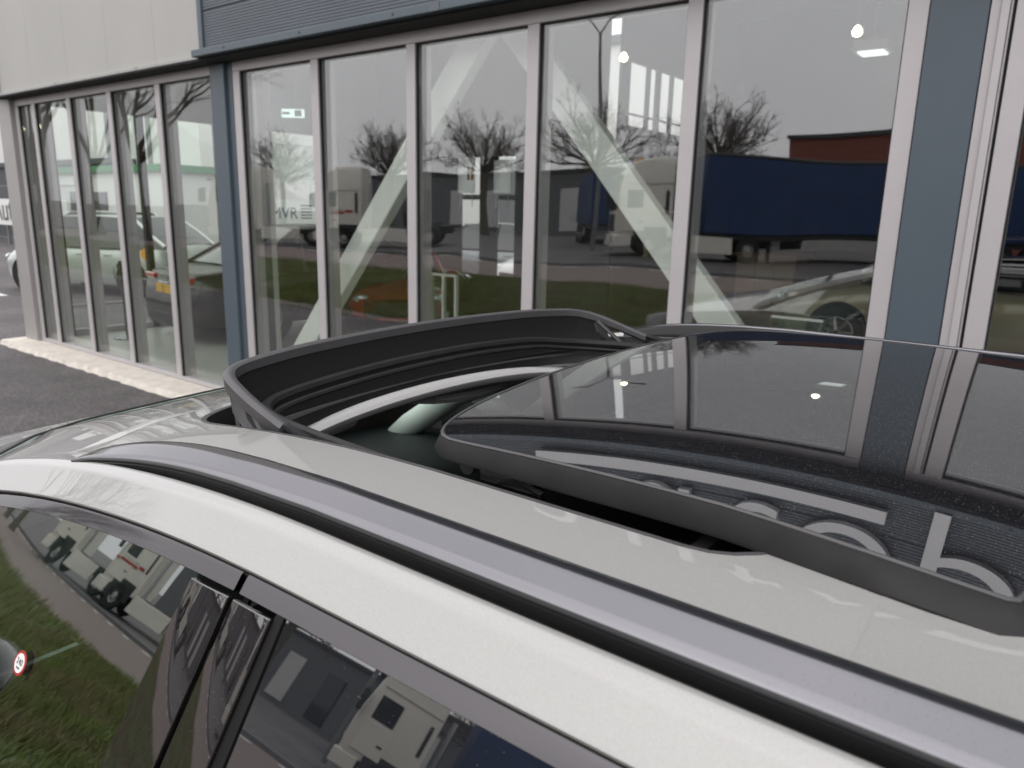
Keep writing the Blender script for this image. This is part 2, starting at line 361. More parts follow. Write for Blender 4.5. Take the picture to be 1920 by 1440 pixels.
# ================================================================== ground
def sheet(name, mat, x0, x1, y0, y1, z, nx=1, ny=1):
    m = MB(); m.grid([[(x0 + (x1 - x0) * i / nx, y0 + (y1 - y0) * j / ny, z) for j in range(ny + 1)] for i in range(nx + 1)])
    return tag(m.build(name, mat), kind='structure')
sheet('ground', 'asphalt', -700, 700, -700, 700, 0.0)
VY0, VY1 = -8.2, -1.15                      # grass verge behind the photographer
sheet('verge_ground', 'soil', -90, 40, VY0, VY1, 0.012)
sheet('road', 'road', -200, 200, -13.6, VY0, 0.006)
sheet('verge_edge', 'dirt', -90, 40, VY1, VY1 + 0.42, 0.010)
k = MB().box(-200, 200, -13.75, -13.6, 0, 0.11); tag(k.build('road_kerb', 'far_grey', smooth=0), kind='structure')
for i in range(46):
    sheet('kerb_mark', 'line', -60 + i * 1.5, -59.5 + i * 1.5, -13.2, -13.05, 0.011)
sheet('bay_line', 'line', -40, -16.2, 5.35, 5.47, 0.004)
rng = np.random.default_rng(3)
def blades(n, x0, x1, y0, y1, h0, h1, seed):
    r = np.random.default_rng(seed)
    x = r.uniform(x0, x1, n); y = r.uniform(y0, y1, n)
    clump = np.sin(x * 2.1 + np.sin(y * 1.7) * 2) * np.sin(y * 2.6 + np.cos(x * 1.1)) * 0.5 + 0.5
    h = r.uniform(h0, h1, n) * (0.45 + 0.9 * clump)
    a = r.uniform(0, 2 * PI, n); w = r.uniform(0.004, 0.011, n); le = r.uniform(0.2, 1.0, n) * h; b = r.uniform(0, 2 * PI, n)
    z = np.full(n, 0.008)
    V = np.empty((n, 3, 3))
    V[:, 0] = np.stack([x - np.cos(a) * w, y - np.sin(a) * w, z], 1); V[:, 1] = np.stack([x + np.cos(a) * w, y + np.sin(a) * w, z], 1)
    V[:, 2] = np.stack([x + np.cos(b) * le, y + np.sin(b) * le, z + h], 1)
    return V.reshape(-1, 3)
V = np.concatenate([blades(90000, -5, 3, VY0, VY1 + 0.1, 0.05, 0.13, 1), blades(60000, -14, -5, VY0, VY1 + 0.1, 0.06, 0.15, 2), blades(45000, -40, -14, VY0, VY1, 0.08, 0.2, 4)])
me = bpy.data.meshes.new('grass'); n = len(V)
me.vertices.add(n); me.vertices.foreach_set('co', V.ravel().astype(np.float32)); me.loops.add(n); me.loops.foreach_set('vertex_index', np.arange(n, dtype=np.int32))
me.polygons.add(n // 3); me.polygons.foreach_set('loop_start', np.arange(0, n, 3, dtype=np.int32)); me.polygons.foreach_set('loop_total', np.full(n // 3, 3, dtype=np.int32)); me.update()
me.materials.append(M['grass']); o = bpy.data.objects.new('grass', me); COL.objects.link(o); tag(o, kind='stuff')

# ================================================================== showroom building
B = thing('showroom_building', (0, 3.8, 0), 0, 'glass fronted car showroom clad in warm grey and slate blue panels', 'building')
BINV = Matrix.Translation((0, -3.8, 0))
def bpart(name, mat, x0, x1, y0, y1, z0, z1, bevel=0.0):
    return box(name, mat, x0, x1, y0 - 3.8, y1 - 3.8, z0, z1, B, bevel)
ZS, ZT = 0.062, 2.849
FY = 3.80
_pr = random.Random(11)
def pane(x0, x1, z0=0.10, z1=ZT):
    w, h = (x1 - x0) / 2 - 0.0005, (z1 - z0) / 2 - 0.0005
    o = box('pane', 'corner_pane' if x1 < -6 else 'pane', -w, w, -0.011, 0.011, -h, h, B)
    o.location = ((x0 + x1) / 2, 0.046, (z0 + z1) / 2); o.rotation_euler = (rad(_pr.uniform(-0.12, 0.12)), 0, rad(_pr.uniform(-0.18, 0.18)))
    bpart('gasket', 'gasket', x0, x0 + 0.006, FY + 0.014, FY + 0.0345, z0, z1); bpart('gasket', 'gasket', x1 - 0.006, x1, FY + 0.014, FY + 0.0345, z0, z1)
    bpart('gasket', 'gasket', x0 + 0.0065, x1 - 0.0065, FY + 0.014, FY + 0.0345, z1 - 0.006, z1)
def mull(x0, x1, z0=0.10, z1=ZT, y0=FY, name='mullion'):
    bpart(name, 'alu', x0, x1, y0, FY + 0.16, z0, z1, bevel=0.003)
# left bay
lm = [-9.87, -8.97, -8.06, -7.115]
bpart('corner_post', 'grey_col', -10.70, -10.345, FY - 0.05, FY + 0.35, 0.02, 2.945, 0.006)
mull(-10.34, -10.25, name='jamb')
xs = [-10.25] + [q for m_ in lm for q in (m_, m_ + 0.085)] + [-6.16]
for m_ in lm: mull(m_, m_ + 0.085)
for i in range(0, len(xs), 2): pane(xs[i], xs[i + 1])
mull(-6.16, -6.135, name='jamb')
bpart('sill', 'alu', -10.34, -6.135, FY - 0.004, FY + 0.16, ZS, 0.0995, 0.004); bpart('head_rail', 'alu', -10.34, -6.135, FY - 0.002, FY + 0.16, ZT + 0.0005, 2.925, 0.004)
bpart('column', 'slate', -6.132, -5.925, FY - 0.035, FY + 0.3, 0.02, 2.925, 0.006)
bpart('column_recess', 'slate', -5.924, -5.853, FY - 0.004, FY + 0.3, 0.02, 2.925, 0.003)
# right bay
rm = [-4.838, -3.832, -2.823, -1.812]
mull(-5.85, -5.757, name='jamb')
xs = [-5.757] + [q for m_ in rm for q in (m_, m_ + 0.083)] + [-0.785]
for m_ in rm: mull(m_, m_ + 0.083)
for i in range(0, len(xs), 2): pane(xs[i], xs[i + 1])
mull(-0.785, -0.702, name='jamb')
bpart('sill', 'alu', -5.85, -0.702, FY - 0.004, FY + 0.16, ZS, 0.0995, 0.004); bpart('head_rail', 'alu', -5.85, -0.702, FY - 0.002, FY + 0.16, ZT + 0.0005, 2.925, 0.004)
bpart('column', 'slate', -0.697, -0.478, FY - 0.012, FY + 0.3, 0.02, 2.925, 0.005)
# door bay on the right
mull(-0.474, -0.437, y0=FY - 0.01, name='door_jamb'); mull(-0.436, -0.405, y0=FY - 0.03, name='door_jamb'); mull(-0.404, -0.396, y0=FY - 0.018, name='door_jamb')
bpart('gasket', 'gasket', -0.3955, -0.384, FY + 0.01, FY + 0.1, 0.1, ZT)
for x0, x1 in [(-0.3835, 0.56), (0.60, 1.56), (1.60, 2.56), (2.60, 3.56), (3.60, 4.56), (4.60, 5.56)]:
    mull(x0, x0 + 0.08, y0=FY - 0.018, name='door_stile'); pane(x0 + 0.08, x1 - 0.08); mull(x1 - 0.08, x1, y0=FY - 0.018, name='door_stile')
    bpart('gasket', 'gasket', x1 + 0.001, x1 + 0.039, FY + 0.02, FY + 0.1, 0.1, ZT)
bpart('sill', 'alu', -0.474, 6.2, FY - 0.004, FY + 0.16, ZS, 0.0995, 0.004); bpart('head_rail', 'alu', -0.474, 6.2, FY - 0.002, FY + 0.16, ZT + 0.0005, 2.925, 0.004)
bpart('column', 'slate', 5.6, 5.9, FY - 0.03, FY + 0.3, 0.1, ZT, 0.005)
# cladding
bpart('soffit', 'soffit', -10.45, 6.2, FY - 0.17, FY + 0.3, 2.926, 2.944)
for i in range(5):
    x0 = -10.42 + i * 0.885
    for j in range(2): bpart('cladding_panel', 'grey_panel', x0, x0 + 0.882, FY - 0.09 , FY + 0.2, 2.99 + j * 1.66, 2.99 + j * 1.66 + 1.657)
bpart('flashing', 'grey_trim', -10.72, -6.0, FY - 0.13, FY + 0.2, 2.946, 2.986, 0.004)
bpart('edge_flashing', 'grey_trim', -10.50, -10.425, FY - 0.115, FY + 0.25, 2.99, 6.3, 0.004)
bpart('end_cap', 'slate', -5.99, -5.93, FY - 0.20, FY + 0.25, 3.004, 6.3, 0.004)
bpart('drip_flashing', 'slate', -6.07, 6.2, FY - 0.225, FY - 0.12, 2.946, 2.999, 0.004)
for i in range(12):
    m_ = MB().cyl((-5.6 + i * 0.94, -0.227, 2.975), 'y', 0.007, 0.006, 8); m_.build('screw', 'far_dark', B)
for i in range(7):
    m_ = MB().cyl((-10.3 + i * 0.7, -0.132, 2.968), 'y', 0.006, 0.006, 8); m_.build('screw', 'grey_col', B)
for x in (-8.9, -7.2): bpart('flashing_joint', 'grey_col', x, x + 0.06, FY - 0.133, FY - 0.1305, 2.947, 2.985)
for x in (-3.4, -0.2): bpart('flashing_joint', 'slate_rib', x, x + 0.08, FY - 0.228, FY - 0.2255, 2.947, 2.998)
def ribbed(z0, z1):
    rows = [[], []]; z = z0; s = []
    s.append((FY - 0.16, z0)); s.append((FY - 0.185, z0 + 0.0005))
    while z < z1 - 0.02:
        s += [(FY - 0.185, z), (FY - 0.185, z + 0.014), (FY - 0.181, z + 0.0165), (FY - 0.181, z + 0.0185)]; z += 0.021
    s += [(FY - 0.185, z1 - 0.0005), (FY - 0.16, z1), (FY + 0.1, z1), (FY + 0.1, z0)]
    m = MB(); m.grid([[(-5.925, y - 3.8, zz) for y, zz in s], [(6.2, y - 3.8, zz) for y, zz in s]], closed=True, caps=True)
    m.build('ribbed_panel', 'slate_rib', B, smooth=0)
ribbed(3.003, 3.284); ribbed(3.29, 4.286); ribbed(4.292, 5.288); ribbed(5.294, 6.29)
bpart('roof', 'far_grey', -10.45, -5.55, FY + 0.25, 9.85, 6.1, 6.32); bpart('roof', 'far_grey', -5.549, 8, FY + 0.25, 14.3, 6.1, 6.32)
# inner shell
sheet('showroom_floor', 'floor_in', -10.5, 8, FY + 0.16, 14.2, 0.052)
k = MB(); rk = random.Random(5); x = -10.78; rows = []
while x < 6.4:
    yf = 3.475 + rk.uniform(-0.016, 0.016); zt = 0.052 + rk.uniform(-0.004, 0.004)
    rows.append([(x, yf - 0.012, 0.0), (x, yf, 0.022), (x, yf + rk.uniform(0.008, 0.03), zt), (x, FY + 0.02, 0.058)]); x += rk.uniform(0.05, 0.13)
k.grid(rows); k.add([(-10.78, 3.47, 0), (-10.78, FY, 0), (-10.78, FY, 0.055), (-10.78, 3.49, 0.05)], [(0, 1, 2, 3)])
tag(k.build('kerb', 'kerb', smooth=0), kind='structure')
bpart('inner_ceiling', 'ceiling', -10.5, -5.7, FY + 0.3, 9.7, 5.2, 5.3); bpart('inner_ceiling', 'ceiling', -5.62, 8, FY + 0.3, 14.2, 5.2, 5.3)
bpart('upper_wall', 'inner_wall', -10.5, 8, FY + 0.2, FY + 0.3, 3.0, 6.09)
bpart('inner_wall', 'inner_dark', 7.9, 8.1, FY + 0.3, 14.2, 0.05, 6.09)
bpart('inner_wall', 'inner_dark', -5.76, 7.9, 14.001, 14.2, 0.05, 6.09)
# cross wall of the rear hall with a high window row
cw = [(9.7, 9.95), (10.48, 10.56), (10.78, 10.9), (11.25, 11.33), (11.95, 12.03), (12.65, 14.0)]
bpart('inner_wall', 'inner_wall', -5.60, -5.55, 9.7, 14.0, 0.05, 3.02); bpart('inner_wall', 'inner_wall', -5.60, -5.55, 9.7, 14.0, 3.88, 6.09)
for a, b in cw: bpart('window_post', 'inner_wall', -5.598, -5.552, a, b, 3.02, 3.88)
bpart('window_bar', 'far_grey', -5.59, -5.56, 9.95, 12.65, 3.17, 3.195)
# rear wall of the left hall with two tall windows
bw = [(-10.5, -8.42), (-8.02, -7.66), (-7.30, -6.98), (-6.74, -5.55)]
for a, b in bw: bpart('inner_wall', 'inner_dark', a, b, 9.6, 9.64, 0.05, 2.62)
bpart('inner_wall', 'inner_wall', -10.5, -5.75, 9.6, 9.7, 2.62, 6.09)
for a, b in [(-8.42, -8.02), (-7.66, -7.30), (-6.98, -6.74)]: bpart('inner_wall', 'inner_dark', a, b, 9.6, 9.64, 0.05, 0.75); bpart('window_bar', 'far_grey', a, b, 9.64, 9.7, 1.95, 2.03)
bpart('high_window_glow', 'glow_white', -8.35, -8.18, 9.55, 9.6, 4.05, 4.5)  # emissive slab on the solid wall, its glow standing in for a bright window
# glazed side wall on the corner
for y in (4.16, 5.3, 6.45, 7.2): bpart('side_post', 'gasket', -10.53, -10.45, y, y + 0.09, 0.05, 2.92)
bpart('side_post', 'gasket', -10.53, -10.45, 8.3, 9.6, 0.05, 2.92)
bpart('side_sill', 'alu', -10.52, -10.46, 4.0, 9.6, 0.05, 0.13); bpart('side_rail', 'alu', -10.515, -10.465, 4.25, 9.6, 0.42, 0.455)
bpart('side_upper', 'grey_panel', -10.56, -10.44, 4.1, 9.8, 2.92, 6.09)
for y0, y1 in [(4.25, 5.3), (5.39, 6.45), (6.54, 7.2), (7.29, 8.3)]: bpart('side_pane', 'side_pane', -10.495, -10.475, y0, y1, 0.13, 2.92)
bpart('inner_column', 'white_steel', -8.05, -7.75, 5.3, 5.5, 0.05, 5.2)
bpart('inner_column', 'cream', -1.75, -1.45, 12.2, 12.5, 0.05, 5.2); bpart('inner_column', 'wood', -2.3, -1.95, 12.6, 12.9, 0.05, 2.6)
# white V brace behind the glass
def beam(p, q, w, d, mat, name):
    p, q = Vector(p), Vector(q); t = (q - p).normalized(); s = Vector((0, 1, 0)); u = t.cross(s).normalized()
    vv = []
    for c in (p, q):
        for a, b in ((-1, -1), (1, -1), (1, 1), (-1, 1)): vv.append(c + u * a * w / 2 + s * b * d / 2)
    MB().add([(v.x, v.y - 3.8, v.z) for v in vv], [(0, 1, 2, 3), (4, 7, 6, 5), (0, 4, 5, 1), (1, 5, 6, 2), (2, 6, 7, 3), (3, 7, 4, 0)]).build(name, mat, B, smooth=0, bevel=0.01)
beam((-3.35, 4.1, 3.02), (-5.82, 4.1, 0.08), 0.20, 0.10, 'white_steel', 'brace')
beam((-3.28, 4.22, 3.02), (-0.72, 4.22, 0.08), 0.20, 0.10, 'white_steel', 'brace')

# ------------------------------------------------------------------ fascia sign
S = thing('fascia_sign', (-0.6, 3.6, 3.2), 0, 'raised pale letters over an underline bar on the ribbed slate fascia', 'sign')
for ch, x in [('a', -2.78), ('u', -2.09), ('t', -1.42), ('o', -1.00), ('p', -0.36), ('a', 0.36), ('r', 1.08), ('k', 1.52)]:
    text('letter', ch, 1.2, 'sign_white', (x + 0.6, -0.02, 0.05), FACE, 0.02, S, bold=-0.016)
box('underline', 'sign_white', -2.74 + 0.6, -0.485 + 0.6, -0.045, -0.005, -0.115, -0.02, S)

# ------------------------------------------------------------------ things inside the showroom
def pendant(x, y, z, label):
    t = thing('pendant_lamp', (x, y, z), 0, label, 'lamp', 'pendant lamps in the showroom')
    MB().tube([(0, 0, 0.06), (0, 0, 5.19 - z)], 0.006, 6).build('cord', 'far_grey', t)
    MB().lathe((0, 0, 0), 'z', [(0, -0.03), (0.03, -0.02), (0.04, 0.01), (0.02, 0.05), (0, 0.06)], 12).build('bulb', 'lamp_on', t)
pendant(-4.0, 7.0, 3.29, 'lit pendant bulb in the showroom between brace and window row')
pendant(-1.81, 7.0, 3.28, 'lit pendant bulb near the blue column, high behind the glass')
t = thing('ceiling_cassette', (-2.05, 8.6, 3.42), 0, 'white square ceiling unit hanging near the lit bulb', 'air conditioner')
box('housing', 'white', -0.16, 0.16, -0.16, 0.16, 0, 0.10, t); box('grille', 'glow_white', -0.12, 0.12, -0.12, 0.12, -0.015, -0.002, t)  # grille face is given a glow of its own
MB().tube([(0, 0, 0.10), (0, 0, 1.77)], 0.015, 6).build('hanger', 'far_grey', t)
t = thing('exit_sign', (-10.0, 7.5, 3.16), rad(35), 'small lit emergency exit sign with arrow hanging inside', 'sign')
box('sign_box', 'exit', -0.17, 0.17, -0.02, 0.02, -0.06, 0.06, t); MB().tube([(0, 0, 0.07), (0, 0, 2.03)], 0.006, 6).build('hanger', 'far_grey', t)
box('arrow', 'green', -0.16, -0.04, -0.026, -0.021, -0.02, 0.02, t); box('pictogram', 'green', 0.03, 0.14, -0.026, -0.021, -0.045, 0.045, t)
def poster(name, x, y, z, w, h, rz, label, marks):
    t = thing(name, (x, y, z), rz, label, 'poster', 'posters hung on strings in the windows')
    box('sheet', 'banner', -w / 2, w / 2, -0.004, 0.004, 0, h, t)
    for s in (-0.35, 0.35): MB().tube([(w * s, 0, -0.22), (w * s, 0, 0)], 0.006, 5).build('string', 'white', t)
    for (a, b, c, d, mt) in marks: box('print', mt, a, b, -0.0075, -0.0045, c, d, t)
poster('hung_poster', -10.40, 7.75, 2.12, 0.95, 0.62, rad(90), 'plain white poster hung in the side window above the lettered one', [])
poster('hung_poster', -8.22, 9.5, 2.05, 0.36, 0.55, 0, 'white poster with orange block, left window of the rear wall', [(0.02, 0.07, 0.2, 0.42, 'orange'), (0.10, 0.15, 0.2, 0.42, 'orange')])
poster('hung_poster', -7.48, 9.5, 2.05, 0.34, 0.5, 0, 'plain white poster in the middle window of the rear wall', [])
t = thing('lettered_poster', (-10.40, 7.75, 1.16), rad(90), 'white poster with blue letters MVR low in the side window', 'poster', 'posters hung on strings in the windows')
box('sheet', 'banner', -0.48, 0.48, -0.004, 0.004, 0, 0.72, t); text('lettering', 'MVR', 0.26, 'blue_ink', (-0.46, -0.008, 0.42), FACE, 0.001, t)
for i in range(5): box('print', 'ink_grey', 0.12, 0.34, -0.0075, -0.0045, 0.62 - i * 0.05, 0.64 - i * 0.05, t)
t = thing('barrier_post', (-9.82, 4.62, 0.053), 0, 'black barrier post with round base on the showroom floor', 'barrier post')
MB().lathe((0, 0, 0), 'z', [(0, 0), (0.17, 0), (0.17, 0.012), (0.05, 0.03), (0.022, 0.05), (0.022, 0.92), (0.034, 0.93), (0.034, 1.0), (0, 1.01)], 24).build('post', 'black_car', t)
box('belt_cassette', 'ink', -0.04, 0.04, -0.04, 0.04, 0.9, 0.96, t)
t = thing('brochure_stand', (-4.95, 5.4, 0.053), 0, 'clear upright brochure stand with white frame behind the glass', 'stand')
for x in (-0.16, 0, 0.16): box('upright', 'white', x - 0.012, x + 0.012, -0.02, 0.02, 0.62, 1.12, t)
for z in (0.62, 1.10): box('crossbar', 'white', -0.148, 0.148, -0.018, 0.018, z, z + 0.022, t)
box('panel', 'clear', -0.147, 0.147, -0.006, 0.006, 0.645, 1.098, t); box('foot', 'white', -0.2, 0.2, -0.15, 0.15, 0, 0.02, t); box('stem', 'white', -0.02, 0.02, 0.022, 0.05, 0.02, 0.75, t)
t = thing('display_case', (-1.33, 4.68, 0.053), 0, 'small greenish acrylic display box on a plinth by the blue column', 'display case')
for x0, x1, y0, y1 in ((-0.15, 0.15, -0.12, -0.113), (-0.15, 0.15, 0.113, 0.12), (-0.15, -0.143, -0.112, 0.112), (0.143, 0.15, -0.112, 0.112)):
    box('acrylic_side', 'clear', x0, x1, y0, y1, 0.86, 1.15, t)
box('rim', 'white', -0.152, 0.152, -0.126, -0.121, 1.135, 1.15, t); box('plinth', 'white', -0.15, 0.15, -0.12, 0.12, 0, 0.855, t)
t = thing('reception_desk', (-4.3, 13.0, 0.053), 0, 'beige cabinet desk in the dark rear of the showroom', 'desk')
box('carcass', 'cream', -0.5, 0.5, -0.35, 0.35, 0, 1.08, t); box('worktop', 'wood', -0.56, 0.56, -0.4, 0.4, 1.082, 1.12, t)
for i in range(3): box('door', 'cream', -0.48 + i * 0.325, -0.17 + i * 0.325, -0.375, -0.352, 0.05, 1.03, t)
t = thing('wall_light_box', (-5.3, 10.2, 1.15), 0, 'cream lit box on the wall behind the right brace', 'wall light')
box('light_face', 'cream', -0.02, 0.06, 0, 0.9, 0, 0.32, t); box('light_rim', 'white', -0.03, 0.03, -0.02, 0.92, 0.66, 0.7, t)
# ================================================================== other cars
def interp(t, pts):
    for (a, va), (b, vb) in zip(pts, pts[1:]):
        if t <= b:
            u = (t - a) / (b - a) if b > a else 0; return va + (vb - va) * (u * u * (3 - 2 * u) * 0.5 + u * 0.5)
    return pts[-1][1]
def make_car(name, label, paint, loc, rz, Lc=4.4, Wc=1.8, Hc=1.5, kind='hatch', plate=None, group=None, rings=False, sticker=False):
    """Nose towards -X; origin on the ground under the middle."""
    t = thing(name, loc, rz, label, 'car', group)
    nose, tail = -Lc / 2, Lc / 2
    belt = 0.62 * Hc
    if kind == 'saloon': base0, roof0, roof1, base1 = 0.28, 0.42, 0.68, 0.86
    elif kind == 'wagon': base0, roof0, roof1, base1 = 0.24, 0.40, 0.86, 0.985
    else: base0, roof0, roof1, base1 = 0.22, 0.39, 0.80, 0.975
    deck = [(0, 0.40 * Hc), (0.02, 0.47 * Hc), (0.10, 0.56 * Hc), (base0, belt + 0.03), (0.6, belt + 0.02), (base1, belt + 0.05), (0.985, belt - 0.02 if kind == 'saloon' else belt), (1.0, 0.46 * Hc)]
    def hw(u): return Wc / 2 * (1 - 0.30 * max(0, (0.10 - u) / 0.10) ** 2 - 0.04 * max(0, (0.3 - u) / 0.3) - 0.22 * max(0, (u - 0.92) / 0.08) ** 2)
    rows = []
    us = [0, 0.008, 0.02, 0.05, 0.1, 0.16, 0.24, 0.35, 0.5, 0.65, 0.78, 0.88, 0.94, 0.975, 0.99, 1.0]
    for u in us:
        w, z = hw(u), interp(u, deck); x = nose + Lc * u
        h = [(0, z), (w * 0.5, z), (w * 0.82, z - 0.025), (w * 0.95, z - 0.09), (w, z - 0.22), (w * 0.985, 0.5), (w * 0.97, 0.34), (w * 0.93, 0.24), (w * 0.5, 0.2), (0, 0.2)]
        rows.append([(x, -a, b) for a, b in h] + [(x, a, b) for a, b in h[::-1][1:-1]])
    b = MB(); b.grid(rows, closed=True, caps=True); body = b.build('body', paint, t, 40)
    # greenhouse
    gu = [base0, base0 + (roof0 - base0) * 0.5, roof0, roof0 + 0.06, (roof0 + roof1) / 2, roof1, roof1 + (base1 - roof1) * 0.5, base1]
    def zr(u):
        if u < roof0: return belt + 0.03 + (Hc - 0.03 - belt - 0.03) * ((u - base0) / (roof0 - base0))
        if u > roof1: return Hc - 0.03 + (belt + 0.05 - Hc + 0.03) * ((u - roof1) / (base1 - roof1))
        return Hc - 0.03 + 0.03 * math.sin(PI * (u - roof0) / (roof1 - roof0))
    rr, sl, sr, wsn, bkn = [], [], [], [], []
    for u in gu:
        x = nose + Lc * u; z = zr(u); w = hw(u); rw = w * 0.70; k_ = (z - belt) / (Hc - belt); edge = w * 0.93 + (rw - w * 0.93) * max(0, k_)
        row = [(x, -edge, z - 0.02), (x, -edge * 0.85, z), (x, 0, z + 0.012), (x, edge * 0.85, z), (x, edge, z - 0.02)]
        rr.append(row)
        sl.append([(x, -edge, z - 0.02), (x, -w * 0.93, belt - 0.02)]); sr.append([(x, edge, z - 0.02), (x, w * 0.93, belt - 0.02)])
    i0, i1 = 2, 5
    MB().grid(rr[i0:i1 + 1]).build('roof', paint, t, solid=0.02)
    MB().grid(rr[:i0 + 1]).build('windscreen', 'dark_glass', t, solid=0.01)
    MB().grid(rr[i1:]).build('rear_window', 'dark_glass', t, solid=0.01)
    for s in (sl, sr):
        MB().grid(s).build('side_window', 'dark_glass', t, solid=0.01)
        for (ua, ub) in ((0, 2), (5, 7)):
            pts = [Vector(s[i][0]) for i in range(ua, ub + 1)]
            MB().tube([(p.x, p.y * 1.005, p.z + 0.005) for p in pts], 0.035, 6).build('pillar', paint, t)
        for i in (4, 5):
            p, q = Vector(s[i][0]), Vector(s[i][1]); MB().tube([(p.x, p.y * 1.01, p.z), (q.x, q.y * 1.01, q.z)], 0.03, 5).build('pillar', 'ink' if i == 4 else paint, t)
    R = 0.31 + 0.02 * (Hc - 1.4)
    for ux in (0.19, 0.81):
        for s in (-1, 1):
            x = nose + Lc * ux; y = s * (Wc / 2 - 0.10)
            MB().cyl((x, s * (Wc / 2 - 0.13), R + 0.03), 'y', R * 1.16, 0.27, 24).build('wheel_arch', 'rubber', t)
            w = MB().lathe((x, y, R), 'y', [(R * 0.62, -0.1), (R * 0.95, -0.1), (R, -0.06), (R, 0.085), (R * 0.95, 0.115), (R * 0.66, 0.118), (R * 0.62, 0.1)], 28) if s > 0 else MB().lathe((x, y, R), 'y', [(R * 0.62, 0.1), (R * 0.95, 0.1), (R, 0.06), (R, -0.085), (R * 0.95, -0.115), (R * 0.66, -0.118), (R * 0.62, -0.1)], 28)
            wo = w.build('wheel', 'tyre', t)
            rm_ = MB().lathe((x, y + s * 0.06, R), 'y', [(R * 0.64, -0.02 * s), (R * 0.66, 0.055 * s), (R * 0.6, 0.055 * s), (R * 0.57, 0.0), (0, -0.03 * s)], 28)
            for a in range(7):
                c, d = math.cos(a * 2 * PI / 7), math.sin(a * 2 * PI / 7)
                rm_.tube([(x + c * 0.03, y + s * 0.105, R + d * 0.03), (x + c * R * 0.6, y + s * 0.11, R + d * R * 0.6)], [0.03, 0.022], 5)
            rm_.build('rim', 'alu_sat', wo)
    hz = 0.44 * Hc
    for s in (-1, 1):
        m = MB(); m.lathe((0, 0, 0), 'x', [(0.001, -0.03), (0.06, -0.02), (0.085, 0.03), (0.085, 0.08)], 14)
        m.v = [(nose + Lc * 0.026 + v[0], s * Wc * 0.35 + v[1] * 1.5, hz + v[2] * 0.75) for v in m.v]; m.build('headlight', 'lamp_glass', t)
        lh = box('tail_light', 'red_lamp', tail - 0.12, tail - 0.012, s * Wc * 0.29 - 0.17, s * Wc * 0.29 + 0.15, belt - 0.135, belt - 0.06, t, 0.02)
        m = MB(); m.lathe((0, 0, 0), 'y', [(0, -0.1), (0.08, -0.08), (0.1, 0), (0.085, 0.08), (0, 0.1)], 12)
        m.v = [(nose + Lc * (base0 + 0.1) + v[0] * 0.8, s * (Wc / 2 + 0.06) + v[1], belt + 0.08 + v[2] * 0.75) for v in m.v]; m.build('mirror', paint, t)
        for ux in (0.5, 0.66): box('door_handle', paint, nose + Lc * ux, nose + Lc * ux + 0.17, s * (Wc / 2 - 0.005), s * (Wc / 2 + 0.02), belt - 0.16, belt - 0.135, t, 0.006)
        for ux in (0.345, 0.535, 0.71): box('door_gap', 'rubber', nose + Lc * ux, nose + Lc * ux + 0.008, s * Wc / 2 * 0.985 - 0.004, s * Wc / 2 * 0.985 + 0.006, 0.36, belt - 0.22, t)
    box('grille', 'ink', nose - 0.012, nose + 0.05, -Wc * 0.22, Wc * 0.22, 0.30 * Hc, 0.385 * Hc, t, 0.01)
    box('bumper_intake', 'ink', nose - 0.01, nose + 0.06, -Wc * 0.3, Wc * 0.3, 0.25, 0.33, t, 0.01)
    box('rear_valance', 'ink', tail - 0.06, tail + 0.012, -Wc * 0.33, Wc * 0.33, 0.24, 0.36, t, 0.01)
    if plate:
        for x in (nose - 0.022, tail + 0.004):
            z = 0.37 if x < 0 else 0.62
            box('number_plate', 'plate', x, x + 0.016, -0.26, 0.26, z, z + 0.11, t)
            box('plate_band', 'eu_blue', x - 0.002, x + 0.018, 0.262, 0.315, z, z + 0.11, t)
    if rings:
        rg = MB()
        for i in range(4):
            rg.tube([(tail + 0.008, -0.14 + i * 0.078 + 0.05 * math.cos(a * PI / 9), 0.80 + 0.05 * math.sin(a * PI / 9)) for a in range(19)], 0.007, 5)
        rg.build('badge', 'chrome', t)
        box('chrome_strip', 'chrome', tail - 0.004, tail + 0.012, -0.75, 0.75, 0.735, 0.748, t)
        text('plate_lettering', '2', 0.12, 'ink', (tail + 0.0225, -0.06, 0.63), (PI / 2, 0, PI / 2), 0.001, t)
    if sticker:
        MB().cyl((tail - 0.42, -Wc / 2 * 0.985, belt - 0.1), 'y', 0.105, 0.03, 24).build('sticker', 'orange', t)
    return t
make_car('parked_car', 'silver hatchback with round orange sticker parked outside the corner glass', 'silver', (-15.8, 7.25, 0), rad(21), 4.1, 1.72, 1.52, 'hatch', plate=True, sticker=True)
make_car('parked_car', 'black car parked under the white lettered sign beyond the yard line', 'black_car', (-20.0, 8.9, 0), rad(12), 4.4, 1.8, 1.45, 'hatch', plate=True)
make_car('parked_car', 'white car behind the black one in the yard, with yellow plate', 'white_car', (-24.5, 11.0, 0), rad(15), 4.4, 1.8, 1.5, 'wagon', plate=True)
make_car('showroom_car', 'dark brown saloon with yellow plate and ring badge inside the corner', 'brown_car', (-8.98, 7.22, 0.053), rad(-97), 4.7, 1.84, 1.46, 'saloon', plate=True, rings=True)
make_car('showroom_car', 'red car standing inside behind the left white brace', 'red', (-8.6, 8.3, 0.053), rad(137), 3.0, 1.5, 1.12, 'hatch')
make_car('showroom_car', 'beige car inside, its nose beside the blue column', 'beige_car', (-1.25, 11.2, 0.053), rad(12), 4.5, 1.85, 1.56, 'wagon')
make_car('parked_car', 'grey hatchback seen through the rear windows of the showroom', 'grey_car', (-11.3, 14.2, 0), rad(10), 4.2, 1.8, 1.5, 'hatch')
make_car('parked_car', 'pale grey car outside the rear window right of the posters', 'white_car', (-8.2, 13.6, 0), rad(70), 4.2, 1.8, 1.55, 'hatch')

